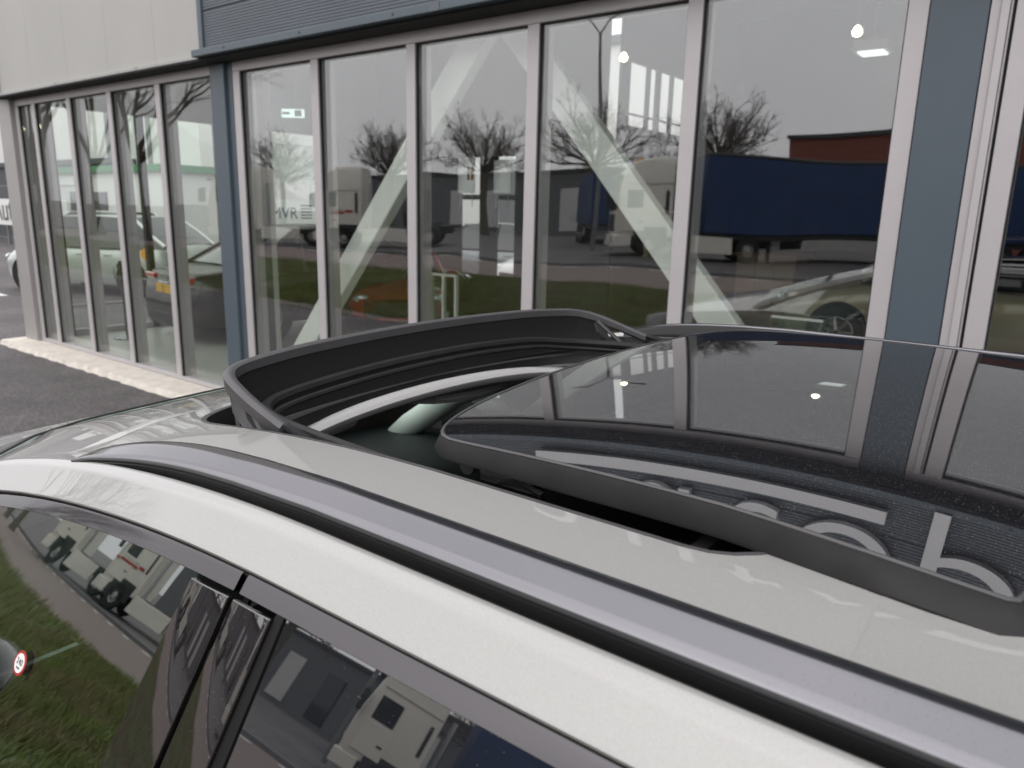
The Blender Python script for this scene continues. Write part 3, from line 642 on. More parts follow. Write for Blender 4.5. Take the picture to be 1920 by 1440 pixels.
# ================================================================== lorries across the road
def wheel(t, x, y, R, w, s):
    wo = MB().lathe((x, y, R), 'y', [(R * 0.5, -w / 2), (R * 0.93, -w / 2), (R, -w * 0.3), (R, w * 0.3), (R * 0.93, w / 2), (R * 0.5, w / 2)], 28).build('wheel', 'tyre', t)
    MB().lathe((x, y + s * w * 0.3, R), 'y', [(R * 0.56, -0.02 * s), (R * 0.55, 0.06 * s), (R * 0.4, 0.0), (R * 0.2, 0.1 * s), (0, 0.1 * s)], 20).build('rim', 'grey_trim', wo)
def cab_rows(x0, L, W, z0, z1, rake, fairing):
    rows = []
    for z, f, tw in [(z0, 0.06, 0.97), (z0 + 0.4, 0.0, 1), (z0 + 1.1, 0.02, 1), (z1 - 0.75, rake, 0.985), (z1 - 0.5, rake + 0.12, 0.97), (z1 - 0.12, rake + 0.55, 0.93), (z1, rake + 1.05, 0.86)]:
        w = W / 2 * tw; r = 0.16
        rows.append([(x0 + f, -w + r, z), (x0 + f + r * 0.3, -w + r * 0.3, z), (x0 + f + r, -w, z), (x0 + L - 0.05, -w, z), (x0 + L, -w + 0.05, z), (x0 + L, w - 0.05, z), (x0 + L - 0.05, w, z), (x0 + f + r, w, z), (x0 + f + r * 0.3, w - r * 0.3, z), (x0 + f, w - r, z)])
    return rows
def make_lorry(label, loc, paint='truck_white', stripe=False, skirt=True, trailer=None, group='lorries parked across the road', H=3.6, rz=0.0):
    """Tractor unit, nose towards -X, origin on the ground at its front."""
    t = thing('lorry', loc, rz, label, 'lorry', group); W = 2.46
    m = MB(); m.grid(cab_rows(0, 2.3, W, 0.75, H, 0.22, True), closed=True, caps=True); m.build('cab', paint, t, 30, bevel=0.02)
    box('bumper', paint, -0.06, 0.7, -W / 2 + 0.02, W / 2 - 0.02, 0.36, 0.80, t, 0.05)
    ws = MB().grid([[(-0.012 + 0.03, -1.0, 1.75), (-0.012 + 0.03, 1.0, 1.75)], [(0.19, -0.98, H - 0.8), (0.19, 0.98, H - 0.8)]]).build('windscreen', 'dark_glass', t, solid=0.03)
    box('grille', 'dark_metal', -0.02, 0.05, -0.85, 0.85, 0.95, 1.6, t, 0.02)
    box('sun_visor', 'dark_metal', 0.0, 0.28, -1.05, 1.05, H - 0.78, H - 0.66, t, 0.03)
    for s in (-1, 1):
        y = s * (W / 2 + 0.004)
        def sb(name, mt, x0, x1, z0, z1, d=0.012, bev=0.0): return box(name, mt, x0, x1, min(y, y + s * d), max(y, y + s * d), z0, z1, t, bev)
        sb('side_window', 'dark_glass', 0.42, 1.12, 1.86, 2.52, 0.01, 0.05)
        d_ = sb('door_panel', paint, 0.30, 1.22, 0.95, 1.80, 0.012, 0.02)
        sb('door_handle', 'ink', 0.95, 1.12, 1.28, 1.33, 0.03)
        sb('air_vent', 'dark_metal', 2.02, 2.13, 1.62, 2.48, 0.02)
        sb('roof_seam', 'grey_trim', 0.35, 2.28, H - 1.02, H - 0.99, 0.01)
        box('mirror', 'dark_metal', -0.12, 0.06, s * (W / 2 + 0.14) - 0.1, s * (W / 2 + 0.14) + 0.1, 1.85, 2.45, t, 0.04)
        MB().tube([(0.02, s * (W / 2 - 0.1), 2.48), (-0.03, s * (W / 2 + 0.12), 2.48)], 0.03, 6).build('mirror_arm', 'dark_metal', t)
        sb('wheel_arch', 'dark_metal', 0.78, 2.1, 0.45, 1.12, 0.006, 0.0)
        wheel(t, 1.42, s * (W / 2 - 0.14), 0.5, 0.30, s)
        wheel(t, 5.0, s * (W / 2 - 0.28), 0.5, 0.56, s)
        if skirt: box('side_skirt', paint, 2.32, 4.35, min(s * (W / 2 - 0.1), s * (W / 2 - 0.03)), max(s * (W / 2 - 0.1), s * (W / 2 - 0.03)), 0.30, 0.92, t, 0.02)
        box('headlamp', 'lamp_glass', -0.07, 0.1, s * 0.88 - 0.22, s * 0.88 + 0.22, 0.58, 0.78, t, 0.03)
        if stripe:
            sb('red_stripe', 'red', 0.10, 0.3, 1.53, 1.61, 0.016); sb('red_stripe', 'red', 0.34, 1.5, 1.56, 1.66, 0.016); sb('red_stripe', 'red', 1.56, 1.9, 1.63, 1.74, 0.016)
            for i in range(12): sb('stripe_mark', 'ink_grey', 0.42 + i * 0.09, 0.45 + i * 0.09, 1.70, 1.75 + 0.003 * i, 0.016)
    box('chassis', 'dark_metal', 0.8, 6.0, -0.45, 0.45, 0.55, 0.95, t)
    MB().cyl((4.9, 0, 1.06), 'z', 0.5, 0.1, 20).build('fifth_wheel', 'dark_metal', t)
    MB().cyl((2.62, 0.9, 1.9), 'z', 0.09, 2.0, 10).build('exhaust', 'alu_sat', t)
    for i in range(3): box('roof_lamp', 'orange', 0.95, 1.05, -0.7 + i * 0.65, -0.6 + i * 0.65, H - 0.05, H + 0.04, t)
    return t
def make_trailer(label, loc, L=13.4, H=3.85, rz=0.0, mat='truck_blue', back=False):
    t = thing('trailer', loc, rz, label, 'trailer', 'tarpaulin trailers parked across the road'); W = 2.5
    box('tarpaulin', mat, 0, L, -W / 2, W / 2, 1.06, H - 0.12, t, 0.03)
    box('roof_edge', 'far_dark', -0.02, L + 0.02, -W / 2 - 0.02, W / 2 + 0.02, H - 0.118, H, t, 0.03)
    box('frame', 'dark_metal', 0.1, L - 0.1, -W / 2 + 0.1, W / 2 - 0.1, 0.86, 1.055, t)
    for i in range(11):
        for s in (-1, 1): box('strap', 'far_dark', 0.6 + i * 1.18, 0.65 + i * 1.18, s * (W / 2 + 0.006) - 0.005, s * (W / 2 + 0.006) + 0.005, 1.0, 1.5, t)
    for x in (L - 3.9, L - 2.6, L - 1.3):
        for s in (-1, 1): wheel(t, x, s * (W / 2 - 0.2), 0.5, 0.4, s)
    for s in (-1, 1):
        box('side_guard', 'grey_trim', 3.8, L - 5, s * (W / 2 - 0.06) - 0.02, s * (W / 2 - 0.06) + 0.02, 0.45, 0.85, t)
        box('support_leg', 'dark_metal', 2.6, 2.75, s * 0.8 - 0.06, s * 0.8 + 0.06, 0, 0.855, t)
    box('tail_bar', 'dark_metal', L - 0.1, L - 0.02, -W / 2 + 0.1, W / 2 - 0.1, 0.5, 0.62, t)
    return t
RZ = rad(-36.4)                              # the lorry bays lie askew to the showroom
def along(p, d): return (p[0] + d * math.cos(RZ), p[1] + d * math.sin(RZ), 0)
make_lorry('white tractor unit with red stripe along its door, across the road', (-29.1, -15.5, 0), stripe=True, rz=RZ)
make_lorry('plain white tractor unit at the head of the row, left of the striped one', (-34.6, -13.6, 0), rz=RZ)
LP = (-15.0, -18.4)
make_lorry('white tractor unit coupled to the long blue tarpaulin trailer', along(LP, 0), H=3.75, skirt=True, rz=RZ)
make_trailer('long blue tarpaulin trailer behind the rear white tractor unit', along(LP, 3.3), 13.4, 3.9, rz=RZ)
make_trailer('blue trailer seen end on between the two white tractor units', (-19.2, -26.0, 0), 8, 3.75, rz=rad(-127))
make_lorry('navy blue tractor unit parked beyond the long trailer', (2.2, -19.5, 0), paint='navy', H=3.4, rz=RZ)
make_trailer('blue trailer at the tail of the row, past the last tractor', along((2.2, -19.5), 3.3), 13.4, 4.0, rz=RZ)
# ================================================================== bare trees
def limb(m, p, d, r, length, depth, rnd, spread, up, bend=0.18, n=4, shrink=0.72, kids=(2, 3), tw=None):
    pts, rs = [p.copy()], [r]; steps = 3 if depth > 1 else 2
    for i in range(steps):
        d = (d + Vector((rnd.uniform(-1, 1), rnd.uniform(-1, 1), rnd.uniform(-0.6, 1) * up)) * bend).normalized()
        p = p + d * length / steps; pts.append(p.copy()); rs.append(r * (1 - 0.45 * (i + 1) / steps) if depth > 0 else r * (1 - 0.8 * (i + 1) / steps))
    (m if depth > 1 or tw is None else tw).tube(pts, rs, n if depth > 1 else 3, caps=False)
    if depth <= 0: return
    for k in range(rnd.randint(*kids) + (1 if depth == 1 else 0)):
        ax = Vector((rnd.uniform(-1, 1), rnd.uniform(-1, 1), rnd.uniform(-1, 1))).cross(d).normalized()
        nd = (d * math.cos(spread) + ax * math.sin(spread) * rnd.uniform(0.6, 1.3)).normalized()
        start = pts[-1] if k < 2 else pts[-2].lerp(pts[-1], rnd.random())
        limb(m, start, nd, rs[-1] * 0.8, length * shrink * rnd.uniform(0.8, 1.15), depth - 1, rnd, spread, up, bend, n, shrink, kids, tw)
def make_tree(name, label, loc, h_trunk, r_trunk, crown_len, depth, seed, nlimb, tilt, spread, group, cat='tree', kids=(2, 3)):
    rnd = random.Random(seed); t = thing(name, loc, rnd.uniform(0, 6), label, cat, group)
    tr, cr = MB(), MB(); top = Vector((rnd.uniform(-0.1, 0.1), rnd.uniform(-0.1, 0.1), h_trunk))
    tr.tube([(0, 0, 0), (0.02, 0, h_trunk * 0.15), tuple(top * 0.55), tuple(top)], [r_trunk * 1.35, r_trunk, r_trunk * 0.85, r_trunk * 0.8], 10)
    for k in range(nlimb):
        a = 2 * PI * k / nlimb + rnd.uniform(-0.3, 0.3); ti = tilt * rnd.uniform(0.3, 1.15) if k else 0.1
        limb(tr, top * (1 - 0.03 * k / nlimb), Vector((math.cos(a) * math.sin(ti), math.sin(a) * math.sin(ti), math.cos(ti))), r_trunk * 0.5, crown_len * rnd.uniform(0.85, 1.1), depth, rnd, spread, 0.5, tw=cr, kids=kids)
    tr.build('trunk', 'bark', t, 60); c = cr.build('crown', 'twig', t, 0)
    return t
def make_pollard(seed):
    rnd = random.Random(seed); t = thing('pollard_tree', (0, 0, 0), 0, 'round bare pollard', 'tree', 'round bare pollards behind the lorries')
    tr, cr = MB(), MB(); H = 2.5
    tr.tube([(0, 0, 0), (0.03, 0, 1.2), (0, 0, H)], [0.19, 0.14, 0.17], 9)
    def grow(p, d, L, r, lev):
        pts, rs = [p.copy()], [r]; n = 4 if lev < 2 else 2
        for i in range(n):
            d = (d + Vector((rnd.gauss(0, 1), rnd.gauss(0, 1), rnd.gauss(0.25, 0.8))) * (0.13 + 0.05 * lev)).normalized(); p = p + d * L / n
            pts.append(p.copy()); rs.append(max(0.0035, r * (1 - 0.75 * (i + 1) / n)))
        (tr if lev == 0 else cr).tube(pts, rs, 5 if lev == 0 else 3, caps=False)
        if lev == 3: return
        for k in range((9, 5, 3)[lev]):
            u = rnd.uniform(0.22, 1.0); q = pts[min(n - 1, int(u * n))].lerp(pts[min(n, int(u * n) + 1)], u * n % 1)
            ax = Vector((rnd.gauss(0, 1), rnd.gauss(0, 1), rnd.gauss(0, 1))).cross(d).normalized()
            grow(q, (d + ax * rnd.uniform(0.45, 0.8)).normalized(), L * rnd.uniform(0.36, 0.5), max(0.006, r * 0.36), lev + 1)
    for k in range(20):
        a = k * 2.399 + rnd.uniform(-0.2, 0.2); el = math.asin(min(0.99, 0.02 + 0.97 * ((k + 0.5) / 20)))
        grow(Vector((0, 0, H - 0.1 * rnd.random())), Vector((math.cos(a) * math.cos(el), math.sin(a) * math.cos(el), math.sin(el))), 1.75 * rnd.uniform(0.85, 1.1), 0.05, 0)
    tr.build('trunk', 'bark', t, 60); cr.build('crown', 'twig', t, 0)
    return t
pol = [make_pollard(20 + i) for i in range(3)]
spots = [(-55.6, -32.3, 1.7, 'furthest left of the row'), (-41.6, -32.3, 1.75, 'second in the row, behind the striped tractor'), (-33.2, -32.3, 1.75, 'third in the row, left of the street lamp'), (-24.4, -32.2, 1.8, 'just behind the street lamp'),
         (-16.4, -32, 1.8, 'over the blue trailer front'), (-20.8, -36, 1.35, 'set back between the street lamp and the trailer')]
for i, (x, y, s, w) in enumerate(spots):
    o = pol[i] if i < 3 else copy_tree(pol[i % 3])
    o.location = (x, y, 0); o.scale = (s, s, s); o.rotation_euler.z = i * 1.3; o['label'] = 'round bare pollard tree ' + w
make_tree('plane_tree', 'tall bare tree with forked trunk reflected in the corner panes, nearest the column', (-37.5, -11.2, 0), 3.6, 0.27, 4.1, 5, 41, 6, 0.75, 0.40, 'tall bare street trees', kids=(3, 3))
make_tree('plane_tree', 'tall bare tree with three limbs, second from the slate column', (-42.5, -11.4, 0), 3.4, 0.27, 4.1, 5, 47, 6, 0.7, 0.38, 'tall bare street trees', kids=(3, 3))
make_tree('plane_tree', 'tall bare tree furthest along the verge, beside the corner post', (-50.5, -11.6, 0), 3.8, 0.25, 4.2, 5, 45, 6, 0.75, 0.4, 'tall bare street trees', kids=(3, 3))

# ================================================================== street lamp, far buildings
t = thing('street_lamp', (-17.6, -21.5, 0), 0, 'grey street lamp with two raised arms between the pollards', 'street lamp')
MB().tube([(0, 0, 0), (0, 0, 5), (0, 0, 9.0)], [0.11, 0.09, 0.06], 10).build('pole', 'fence', t)
for s, e in ((-1, (-0.9, 0.2, 9.9)), (1, (1.1, -0.2, 9.75))):
    MB().tube([(0, 0, 8.95), (s * 0.5, 0, 9.5), e], 0.035, 6).build('arm', 'fence', t)
    ee = (e[0] + s * 0.85, e[1], e[2] + 0.06); m = MB().tube([e, ee], [0.06, 0.09], 8); m.build('lantern', 'fence', t)
def shed(name, label, x0, x1, y0, y1, h, mat, roof='far_dark', windows=(), doors=()):
    t = thing(name, ((x0 + x1) / 2, y1, 0), 0, label, 'building'); cx, cy = (x0 + x1) / 2, y1
    box('walls', mat, x0 - cx, x1 - cx, y0 - cy, 0, 0, h, t)
    box('roof', roof, x0 - cx - 0.15, x1 - cx + 0.15, y0 - cy - 0.15, 0.15, h + 0.002, h + 0.22, t)
    for (a, b, c, d, mt, side) in windows:
        yy = (0.0, 0.05) if side > 0 else (y0 - cy - 0.05, y0 - cy)
        w = box('window', mt, a - cx, b - cx, yy[0], yy[1], c, d, t)
    return t
shed('brick_hall', 'red brick hall behind the long blue trailer', -17.0, 16, -56, -46, 6.9, 'brick', windows=[(x, x + 0.9, 3.6, 4.9, 'dark_glass', 1) for x in (-15.5, -12, -8.5, -5, -1.5, 2, 5.5)])
shed('long_shed', 'low grey shed behind the lorries across the road', -62, -14, -52, -41, 4.6, 'far_grey', windows=[(-49 + i * 4.2, -47.2 + i * 4.2, 0.3, 3.4, 'far_white' if i % 3 else 'dark_glass', 1) for i in range(8)])
shed('white_hall', 'tall white hall beyond the corner of the showroom', -62, -27, 16.0, 30, 8.0, 'far_white', 'far_grey', windows=[(-58 + i * 3.4, -57.7 + i * 3.4, 0.5, 7.8, 'far_grey', -1) for i in range(9)])
shed('site_cabin', 'white site cabin with green fascia beyond the silver car', -34.0, -23.5, 12.6, 15.2, 2.75, 'far_white', 'green', windows=[(-32 + i * 1.9, -31.1 + i * 1.9, 1.1, 2.1, 'dark_glass', -1) for i in range(4)])
shed('dark_shed', 'anthracite shed behind the white lettered board', -75, -32, 19.2 - 4, 15.9, 3.3, 'far_dark')
shed('rear_hall', 'white hall with grey roller doors behind the showroom', -30, -2, 20, 30, 6.5, 'far_white', windows=[(-16 + i * 3.1, -14.4 + i * 3.1, 0.1, 3.4, 'far_grey', -1) for i in range(5)])
t = thing('hall_sign', (-33.6, 15.9, 5.35), 0, 'faint dark lettering high on the tall white hall', 'sign'); text('lettering', 'De Pater', 1.0, 'ink_grey', (0, 0, 0), FACE, 0.02, t)
# white lettered board and mesh fence in the yard
t = thing('yard_sign', (-33.0, 12.0, 0), 0, 'long white board lettered Autopark beyond the corner post', 'sign')
box('board', 'white', -6.0, 3.9, 0, 0.08, 0.78, 1.80, t); text('lettering', 'Autopark', 1.32, 'ink_grey', (-2.95, -0.012, 0.96), FACE, 0.006, t)
for x in (-5, -2, 1, 3.5): box('post', 'fence', x - 0.05, x + 0.05, 0.085, 0.16, 0, 1.8, t)
t = thing('mesh_fence', (-33.0, 12.6, 0), 0, 'grey steel bar fence above the lettered board', 'fence')
b0 = MB().tube([(0, 0, 0.1), (0, 0, 2.35)], 0.012, 4, caps=False).build('bar', 'fence', t, 0)
for i in range(80):
    b_ = b0 if i == 0 else copy_tree(b0, t)
    b_.location = (-10 + i * 0.18, 0, 0)
for z in (0.2, 1.2, 2.3): box('rail', 'fence', -10, 4.4, -0.02, 0.02, z, z + 0.03, t)
# ================================================================== the car in front (nose towards -X, left side towards the photographer)
CX0, YC = -0.3, 1.12
CAR = thing('estate_car', (CX0, YC, 0), 0, 'silver beige car with open black glass sunroof and dark roof rails, nearest the viewer', 'car')
def D(X, a=0.18):
    u = max(0.0, -X - 0.5); k = 1.25
    return a * u * u if u < k else a * k * k + 2 * a * k * (u - k)
def A(Y):                                   # the roof falls a little faster at its sides than along its middle
    o = abs(Y - YC); return 0.14 + 0.04 * min(1, max(0, (o - 0.55) / 0.17))
def S_(X, Y, dz):                           # section point -> world
    out = 0.36 * max(0.0, D(X) - 0.10) * (1 if Y < YC else -1)
    return (X, Y - out * min(1, max(0, (abs(Y - YC) - 0.4) / 0.3)), EYE - dz - D(X, A(Y)))
def mir(p): return (p[0], 2 * YC - p[1], p[2])
def cb(m, name, mat, parent=None, smooth=40, solid=0.0, bevel=0.0):
    par = parent or CAR
    m.v = [(v[0] - CX0, v[1] - YC, v[2]) for v in m.v]
    return m.build(name, mat, par, smooth, bevel, solid)
def both(fn, name, mat, **k):               # near side and its mirror twin
    r = []
    for s in (0, 1):
        m = MB(); fn(m)
        if s: m.v = [mir(v) for v in m.v]
        r.append(cb(m, name, mat, **k))
    return r
def frange(a, b, n): return [a + (b - a) * i / n for i in range(n + 1)]
def roofdz(Y): return 0.264 + (Y - YC) ** 2 / 17.5 + 0.55 * max(0.0, abs(Y - YC) - 0.55) ** 2
XS = frange(-2.0, -1.0, 14) + frange(-0.95, -0.4, 11) + frange(-0.3, 2.1, 16)
# side of the roof: ditch, crease, flank
def flank(m):
    sec = [(0.4575, roofdz(0.4575)), (0.452, 0.2972), (0.404, 0.2950), (0.394, 0.2880), (0.3885, 0.2805), (0.3845, 0.2795), (0.3805, 0.2806), (0.3735, 0.2838), (0.3710, 0.2855), (0.3685, 0.2882), (0.358, 0.3015), (0.3485, 0.3118), (0.3452, 0.3160), (0.3458, 0.3185), (0.352, 0.3195)]
    m.grid([[S_(X, y, d) for y, d in sec] for X in XS if (X < -1.42) == fwd or abs(X + 1.4286) < 0.01])
fwd = False
both(flank, 'roof_side', 'paint', smooth=30)
fwd = True
both(flank, 'windscreen_pillar', 'piano', smooth=30)
def sealstrip(m): m.grid([[S_(X, y, d) for y, d in [(0.353, 0.3165), (0.3535, 0.3215), (0.349, 0.3215), (0.3475, 0.3245), (0.352, 0.338)]] for X in XS])
both(sealstrip, 'door_seal', 'rubber')
def sealbead(m): m.tube([S_(X, 0.3485, 0.3212) for X in XS], 0.0016, 6)
both(sealbead, 'seal_bead', 'rubber')
# roof skin with the opening
OX0, OX1, OHW = -1.135, -0.085, 0.550
def outline(xf, xr, hw, lf, lr, nf=3.0, nr=4.0):
    tt = [PI / 2 * k / 14 for k in range(15)]
    f = lambda t, n: (max(0.0, math.sin(t)) ** (2 / n), max(0.0, math.cos(t)) ** (2 / n))
    a = [(xf + lf * (1 - f(t, nf)[1]), f(t, nf)[0] * hw) for t in tt[:-1]] + [(xf + lf, hw)]
    b = [(x, hw) for x in frange(xf + lf, xr - lr, 12)[1:-1]]
    c = [(xr - lr, hw)] + [(xr - lr * (1 - f(t, nr)[1]), f(t, nr)[0] * hw) for t in tt[:-1][::-1]]
    return a + b + c                        # half loop: (x, half width), front middle to rear middle
OP = outline(OX0, OX1, OHW, 0.17, 0.16, 3.0, 2.4)
YR = 0.4575
def roofskin(m):
    hl = [(x, 0.0) for x in frange(-1.52, OX0, 8)[:-1]] + OP + [(x, 0.0) for x in frange(OX1, 2.1, 12)[1:]]
    m.grid([[S_(x, YR + (YC - h - YR) * j / 6, roofdz(YR + (YC - h - YR) * j / 6)) for j in range(7)] for x, h in hl])
both(roofskin, 'roof_skin', 'paint', smooth=50)
def inset(P_, i, d):
    a, b = P_[max(0, i - 1)], P_[min(len(P_) - 1, i + 1)]; t_ = Vector((b[0] - a[0], b[1] - a[1]))
    if i in (0, len(P_) - 1): t_ = Vector((0, 1 if i == 0 else -1))
    t_.normalize(); x, h = P_[i]
    return x + t_.y * d, max(0, h - abs(t_.x) * d)
def gutter(m):
    rows = []
    for i, (x, h) in enumerate(OP):
        z_ = roofdz(YC - h); r = []
        for d, dd in ((0, -0.0004), (0.003, -0.0008), (0.0085, 0.001), (0.0095, 0.035)):
            xx, hh = inset(OP, i, d); r.append(S_(xx, YC - hh, z_ + dd))
        rows.append(r)
    m.grid(rows)
both(gutter, 'opening_seal', 'plastic')
def trough(m):
    m.grid([[S_(x + (0.01 if i < 15 else -0.01 if i > 25 else 0), YC - max(0, h - 0.012), roofdz(YC - h) + 0.034), S_(x + (0.075 if i < 15 else -0.075 if i > 25 else 0), YC - max(0, h - 0.075), roofdz(YC - h) + 0.036),
             S_(x + (0.08 if i < 15 else -0.08 if i > 25 else 0), YC - max(0, h - 0.08), roofdz(YC - h) + 0.055)] for i, (x, h) in enumerate(OP)])
both(trough, 'drain_trough', 'trough')
def track(m):
    pts = [(inset(OP, i, 0.045), roofdz(YC - OP[i][1]) + 0.034) for i in range(len(OP))]; m.tube([S_(x, YC - h, d) for (x, h), d in pts], 0.008, 8)
both(track, 'guide_track', 'plastic')
def track2(m):
    pts = [(inset(OP, i, 0.067), roofdz(YC - OP[i][1]) + 0.042) for i in range(len(OP))]; m.tube([S_(x, YC - h, d) for (x, h), d in pts], 0.006, 8)
both(track2, 'inner_track', 'plastic')
# headliner and its pale front bar
def liner(m):
    rows = []
    for i, (x, h) in enumerate(OP):
        e = 0.075 if i < 15 else -0.075 if i > 25 else 0
        y1 = YC - max(0, h - 0.082)
        rows.append([S_(x + e, y1, roofdz(YC - h) + 0.056), S_(x + e * 0.9, YC - max(0, h - 0.07), roofdz(YC - h) + 0.064), S_(x + e * 0.2, min(0.5, y1) if h > 0 else y1, 0.345)])
    m.grid(rows)
both(liner, 'headliner', 'headliner')
m = MB(); rows = []
for k in range(25):
    v = -1 + 2 * k / 24; y = YC + v * 0.50; zc = 0.335 + 0.035 * v * v + 0.02 * v ** 6; xc = -1.045 + 0.03 * v * v + 0.06 * v ** 8
    rows.append([(xc + a, y, EYE - zc - D(xc, 0.10) + 0.012 - b) for a, b in [(0.0, 0.0), (0.012, 0.004), (0.016, 0.012), (0.006, 0.026), (-0.03, 0.042), (-0.09, 0.045), (-0.12, 0.03), (-0.05, 0.006)]])
m.grid(rows, closed=True, caps=True); cb(m, 'header_bar', 'headliner', smooth=60)
for s in (-1, 1):
    m = MB(); rows = []
    for k in range(9):
        v = k / 8; rows.append([(-1.20 + a - 0.0, YC + s * 0.30 + (v - 0.5) * 0.36, EYE - 0.435 - b - 0.015 * math.sin(PI * v)) for a, b in [(-0.11, 0.035), (-0.11, 0.02), (0.03, -0.01), (0.04, 0.0), (0.03, 0.012)]])
    m.grid(rows, closed=True, caps=True); cb(m, 'sun_visor', 'headliner')
# wind deflector
DEF = [(-0.835, 0.592), (-0.90, 0.594), (-0.955, 0.600), (-0.995, 0.612), (-1.022, 0.640), (-1.040, 0.70), (-1.053, 0.80), (-1.060, 0.92), (-1.064, 1.02), (-1.065, YC)]
DZT = [0.2905, 0.272, 0.256, 0.246, 0.240, 0.236, 0.231, 0.228, 0.2265, 0.226]
key = [(x, y, d) for (x, y), d in zip(DEF, DZT)]
key += [(x, 2 * YC - y, d) for x, y, d in key[::-1][1:]]
def cr3(P_, m):                             # Catmull-Rom through the key points
    out = []
    for i in range(len(P_) - 1):
        a, b, c, d = (np.array(P_[max(0, min(len(P_) - 1, i + k))]) for k in (-1, 0, 1, 2))
        for j in range(m):
            t_ = j / m; out.append(tuple(0.5 * (2 * b + (c - a) * t_ + (2 * a - 5 * b + 4 * c - d) * t_ ** 2 + (3 * b - 3 * c + d - a) * t_ ** 3)))
    return out + [tuple(P_[-1])]
loop = cr3(key, 4)
def norm2(i):
    a, b = loop[max(i - 1, 0)], loop[min(i + 1, len(loop) - 1)]; t = Vector((b[0] - a[0], b[1] - a[1])).normalized()
    return Vector((t.y, -t.x)) * -1         # points outwards from the opening
lip, face = MB(), MB(); lr, fr = [], []
for i, (x, y, d) in enumerate(loop):
    n_ = norm2(i); z = EYE - d; hh = 0.009 + 0.004 * min(1, min(i, len(loop) - 1 - i) / 12)
    def q(o, dz): return (x + n_.x * o, y + n_.y * o, z - dz)
    lr.append([q(0.004, 0), q(-0.004, 0.0005), q(-0.008, 0.003), q(-0.0085, hh + 0.004), q(-0.005, hh + 0.005), q(0.004, hh + 0.012), q(0.008, hh + 0.010), q(0.0095, 0.004)])
    if 8 <= i <= len(loop) - 9:
        zb = EYE - (roofdz(y) + 0.026) - D(x, 0.14)
        fr.append([q(-0.005, hh + 0.004)] + [(x + n_.x * o + (0.012 * f if False else 0), y + n_.y * o, (z - hh - 0.004) * (1 - f) + zb * f) for o, f in ((-0.003, 0.3), (-0.006, 0.6), (-0.014, 0.9), (-0.024, 1.0))])
lip.grid(lr, closed=True, caps=True); cb(lip, 'deflector_lip', 'plastic', smooth=45)
face.grid(fr); fo = cb(face, 'deflector_face', 'mesh_black', smooth=60, solid=0.003)
for s in (0, 1):                            # folded corner webs, spring and pivot at each end
    mm = MB(); pts = [(-0.985, 0.607, 0.262), (-0.968, 0.603, 0.30), (-0.94, 0.600, 0.315)]; rows = []
    for (x, y, d) in pts: rows.append([(x, y - 0.006, EYE - d), (x + 0.03, y - 0.003, EYE - d - 0.004), (x + 0.035, y + 0.004, EYE - d - 0.004), (x, y + 0.004, EYE - d)])
    mm.grid(rows, closed=True, caps=True)
    if s: mm.v = [mir(v) for v in mm.v]
    cb(mm, 'corner_web', 'plastic')
    mm = MB()
    for (p, q_) in (((-0.965, 0.612, 0.268), (-0.90, 0.60, 0.318)), ((-0.975, 0.606, 0.275), (-0.955, 0.60, 0.335))): mm.tube([(p[0], p[1], EYE - p[2]), (q_[0], q_[1], EYE - q_[2])], 0.005, 6)
    if s: mm.v = [mir(v) for v in mm.v]
    cb(mm, 'strut', 'plastic')
    mm = MB(); N = 90; mm.tube([(-0.835 + 0.062 * i / N, 0.592 - 0.002 * i / N + 0.0042 * math.cos(i * 1.25), EYE - 0.2925 - 0.010 * i / N + 0.0042 * math.sin(i * 1.25)) for i in range(N + 1)], 0.0017, 5)
    if s: mm.v = [mir(v) for v in mm.v]
    cb(mm, 'spring', 'dark_metal')
def ridge(o, dz):
    return [(x + o, y, EYE - d - dz) for x, y, d in [(-0.45, 0.626, 0.322), (-0.65, 0.622, 0.315), (-0.80, 0.614, 0.306), (-0.90, 0.622, 0.302), (-0.97, 0.655, 0.303), (-1.005, 0.72, 0.300), (-1.02, 0.85, 0.293), (-1.025, 1.0, 0.288), (-1.025, 1.2, 0.288), (-1.015, 1.4, 0.297), (-0.995, 1.50, 0.309), (-0.95, 1.57, 0.316), (-0.84, 1.60, 0.314), (-0.6, 1.605, 0.306)]]
m = MB(); m.tube(cr3(ridge(0, 0), 4), 0.0095, 8); cb(m, 'opening_tube', 'skirt')
m = MB(); m.tube(cr3(ridge(0.014, 0.013), 4), 0.0055, 8); cb(m, 'opening_bead', 'skirt')
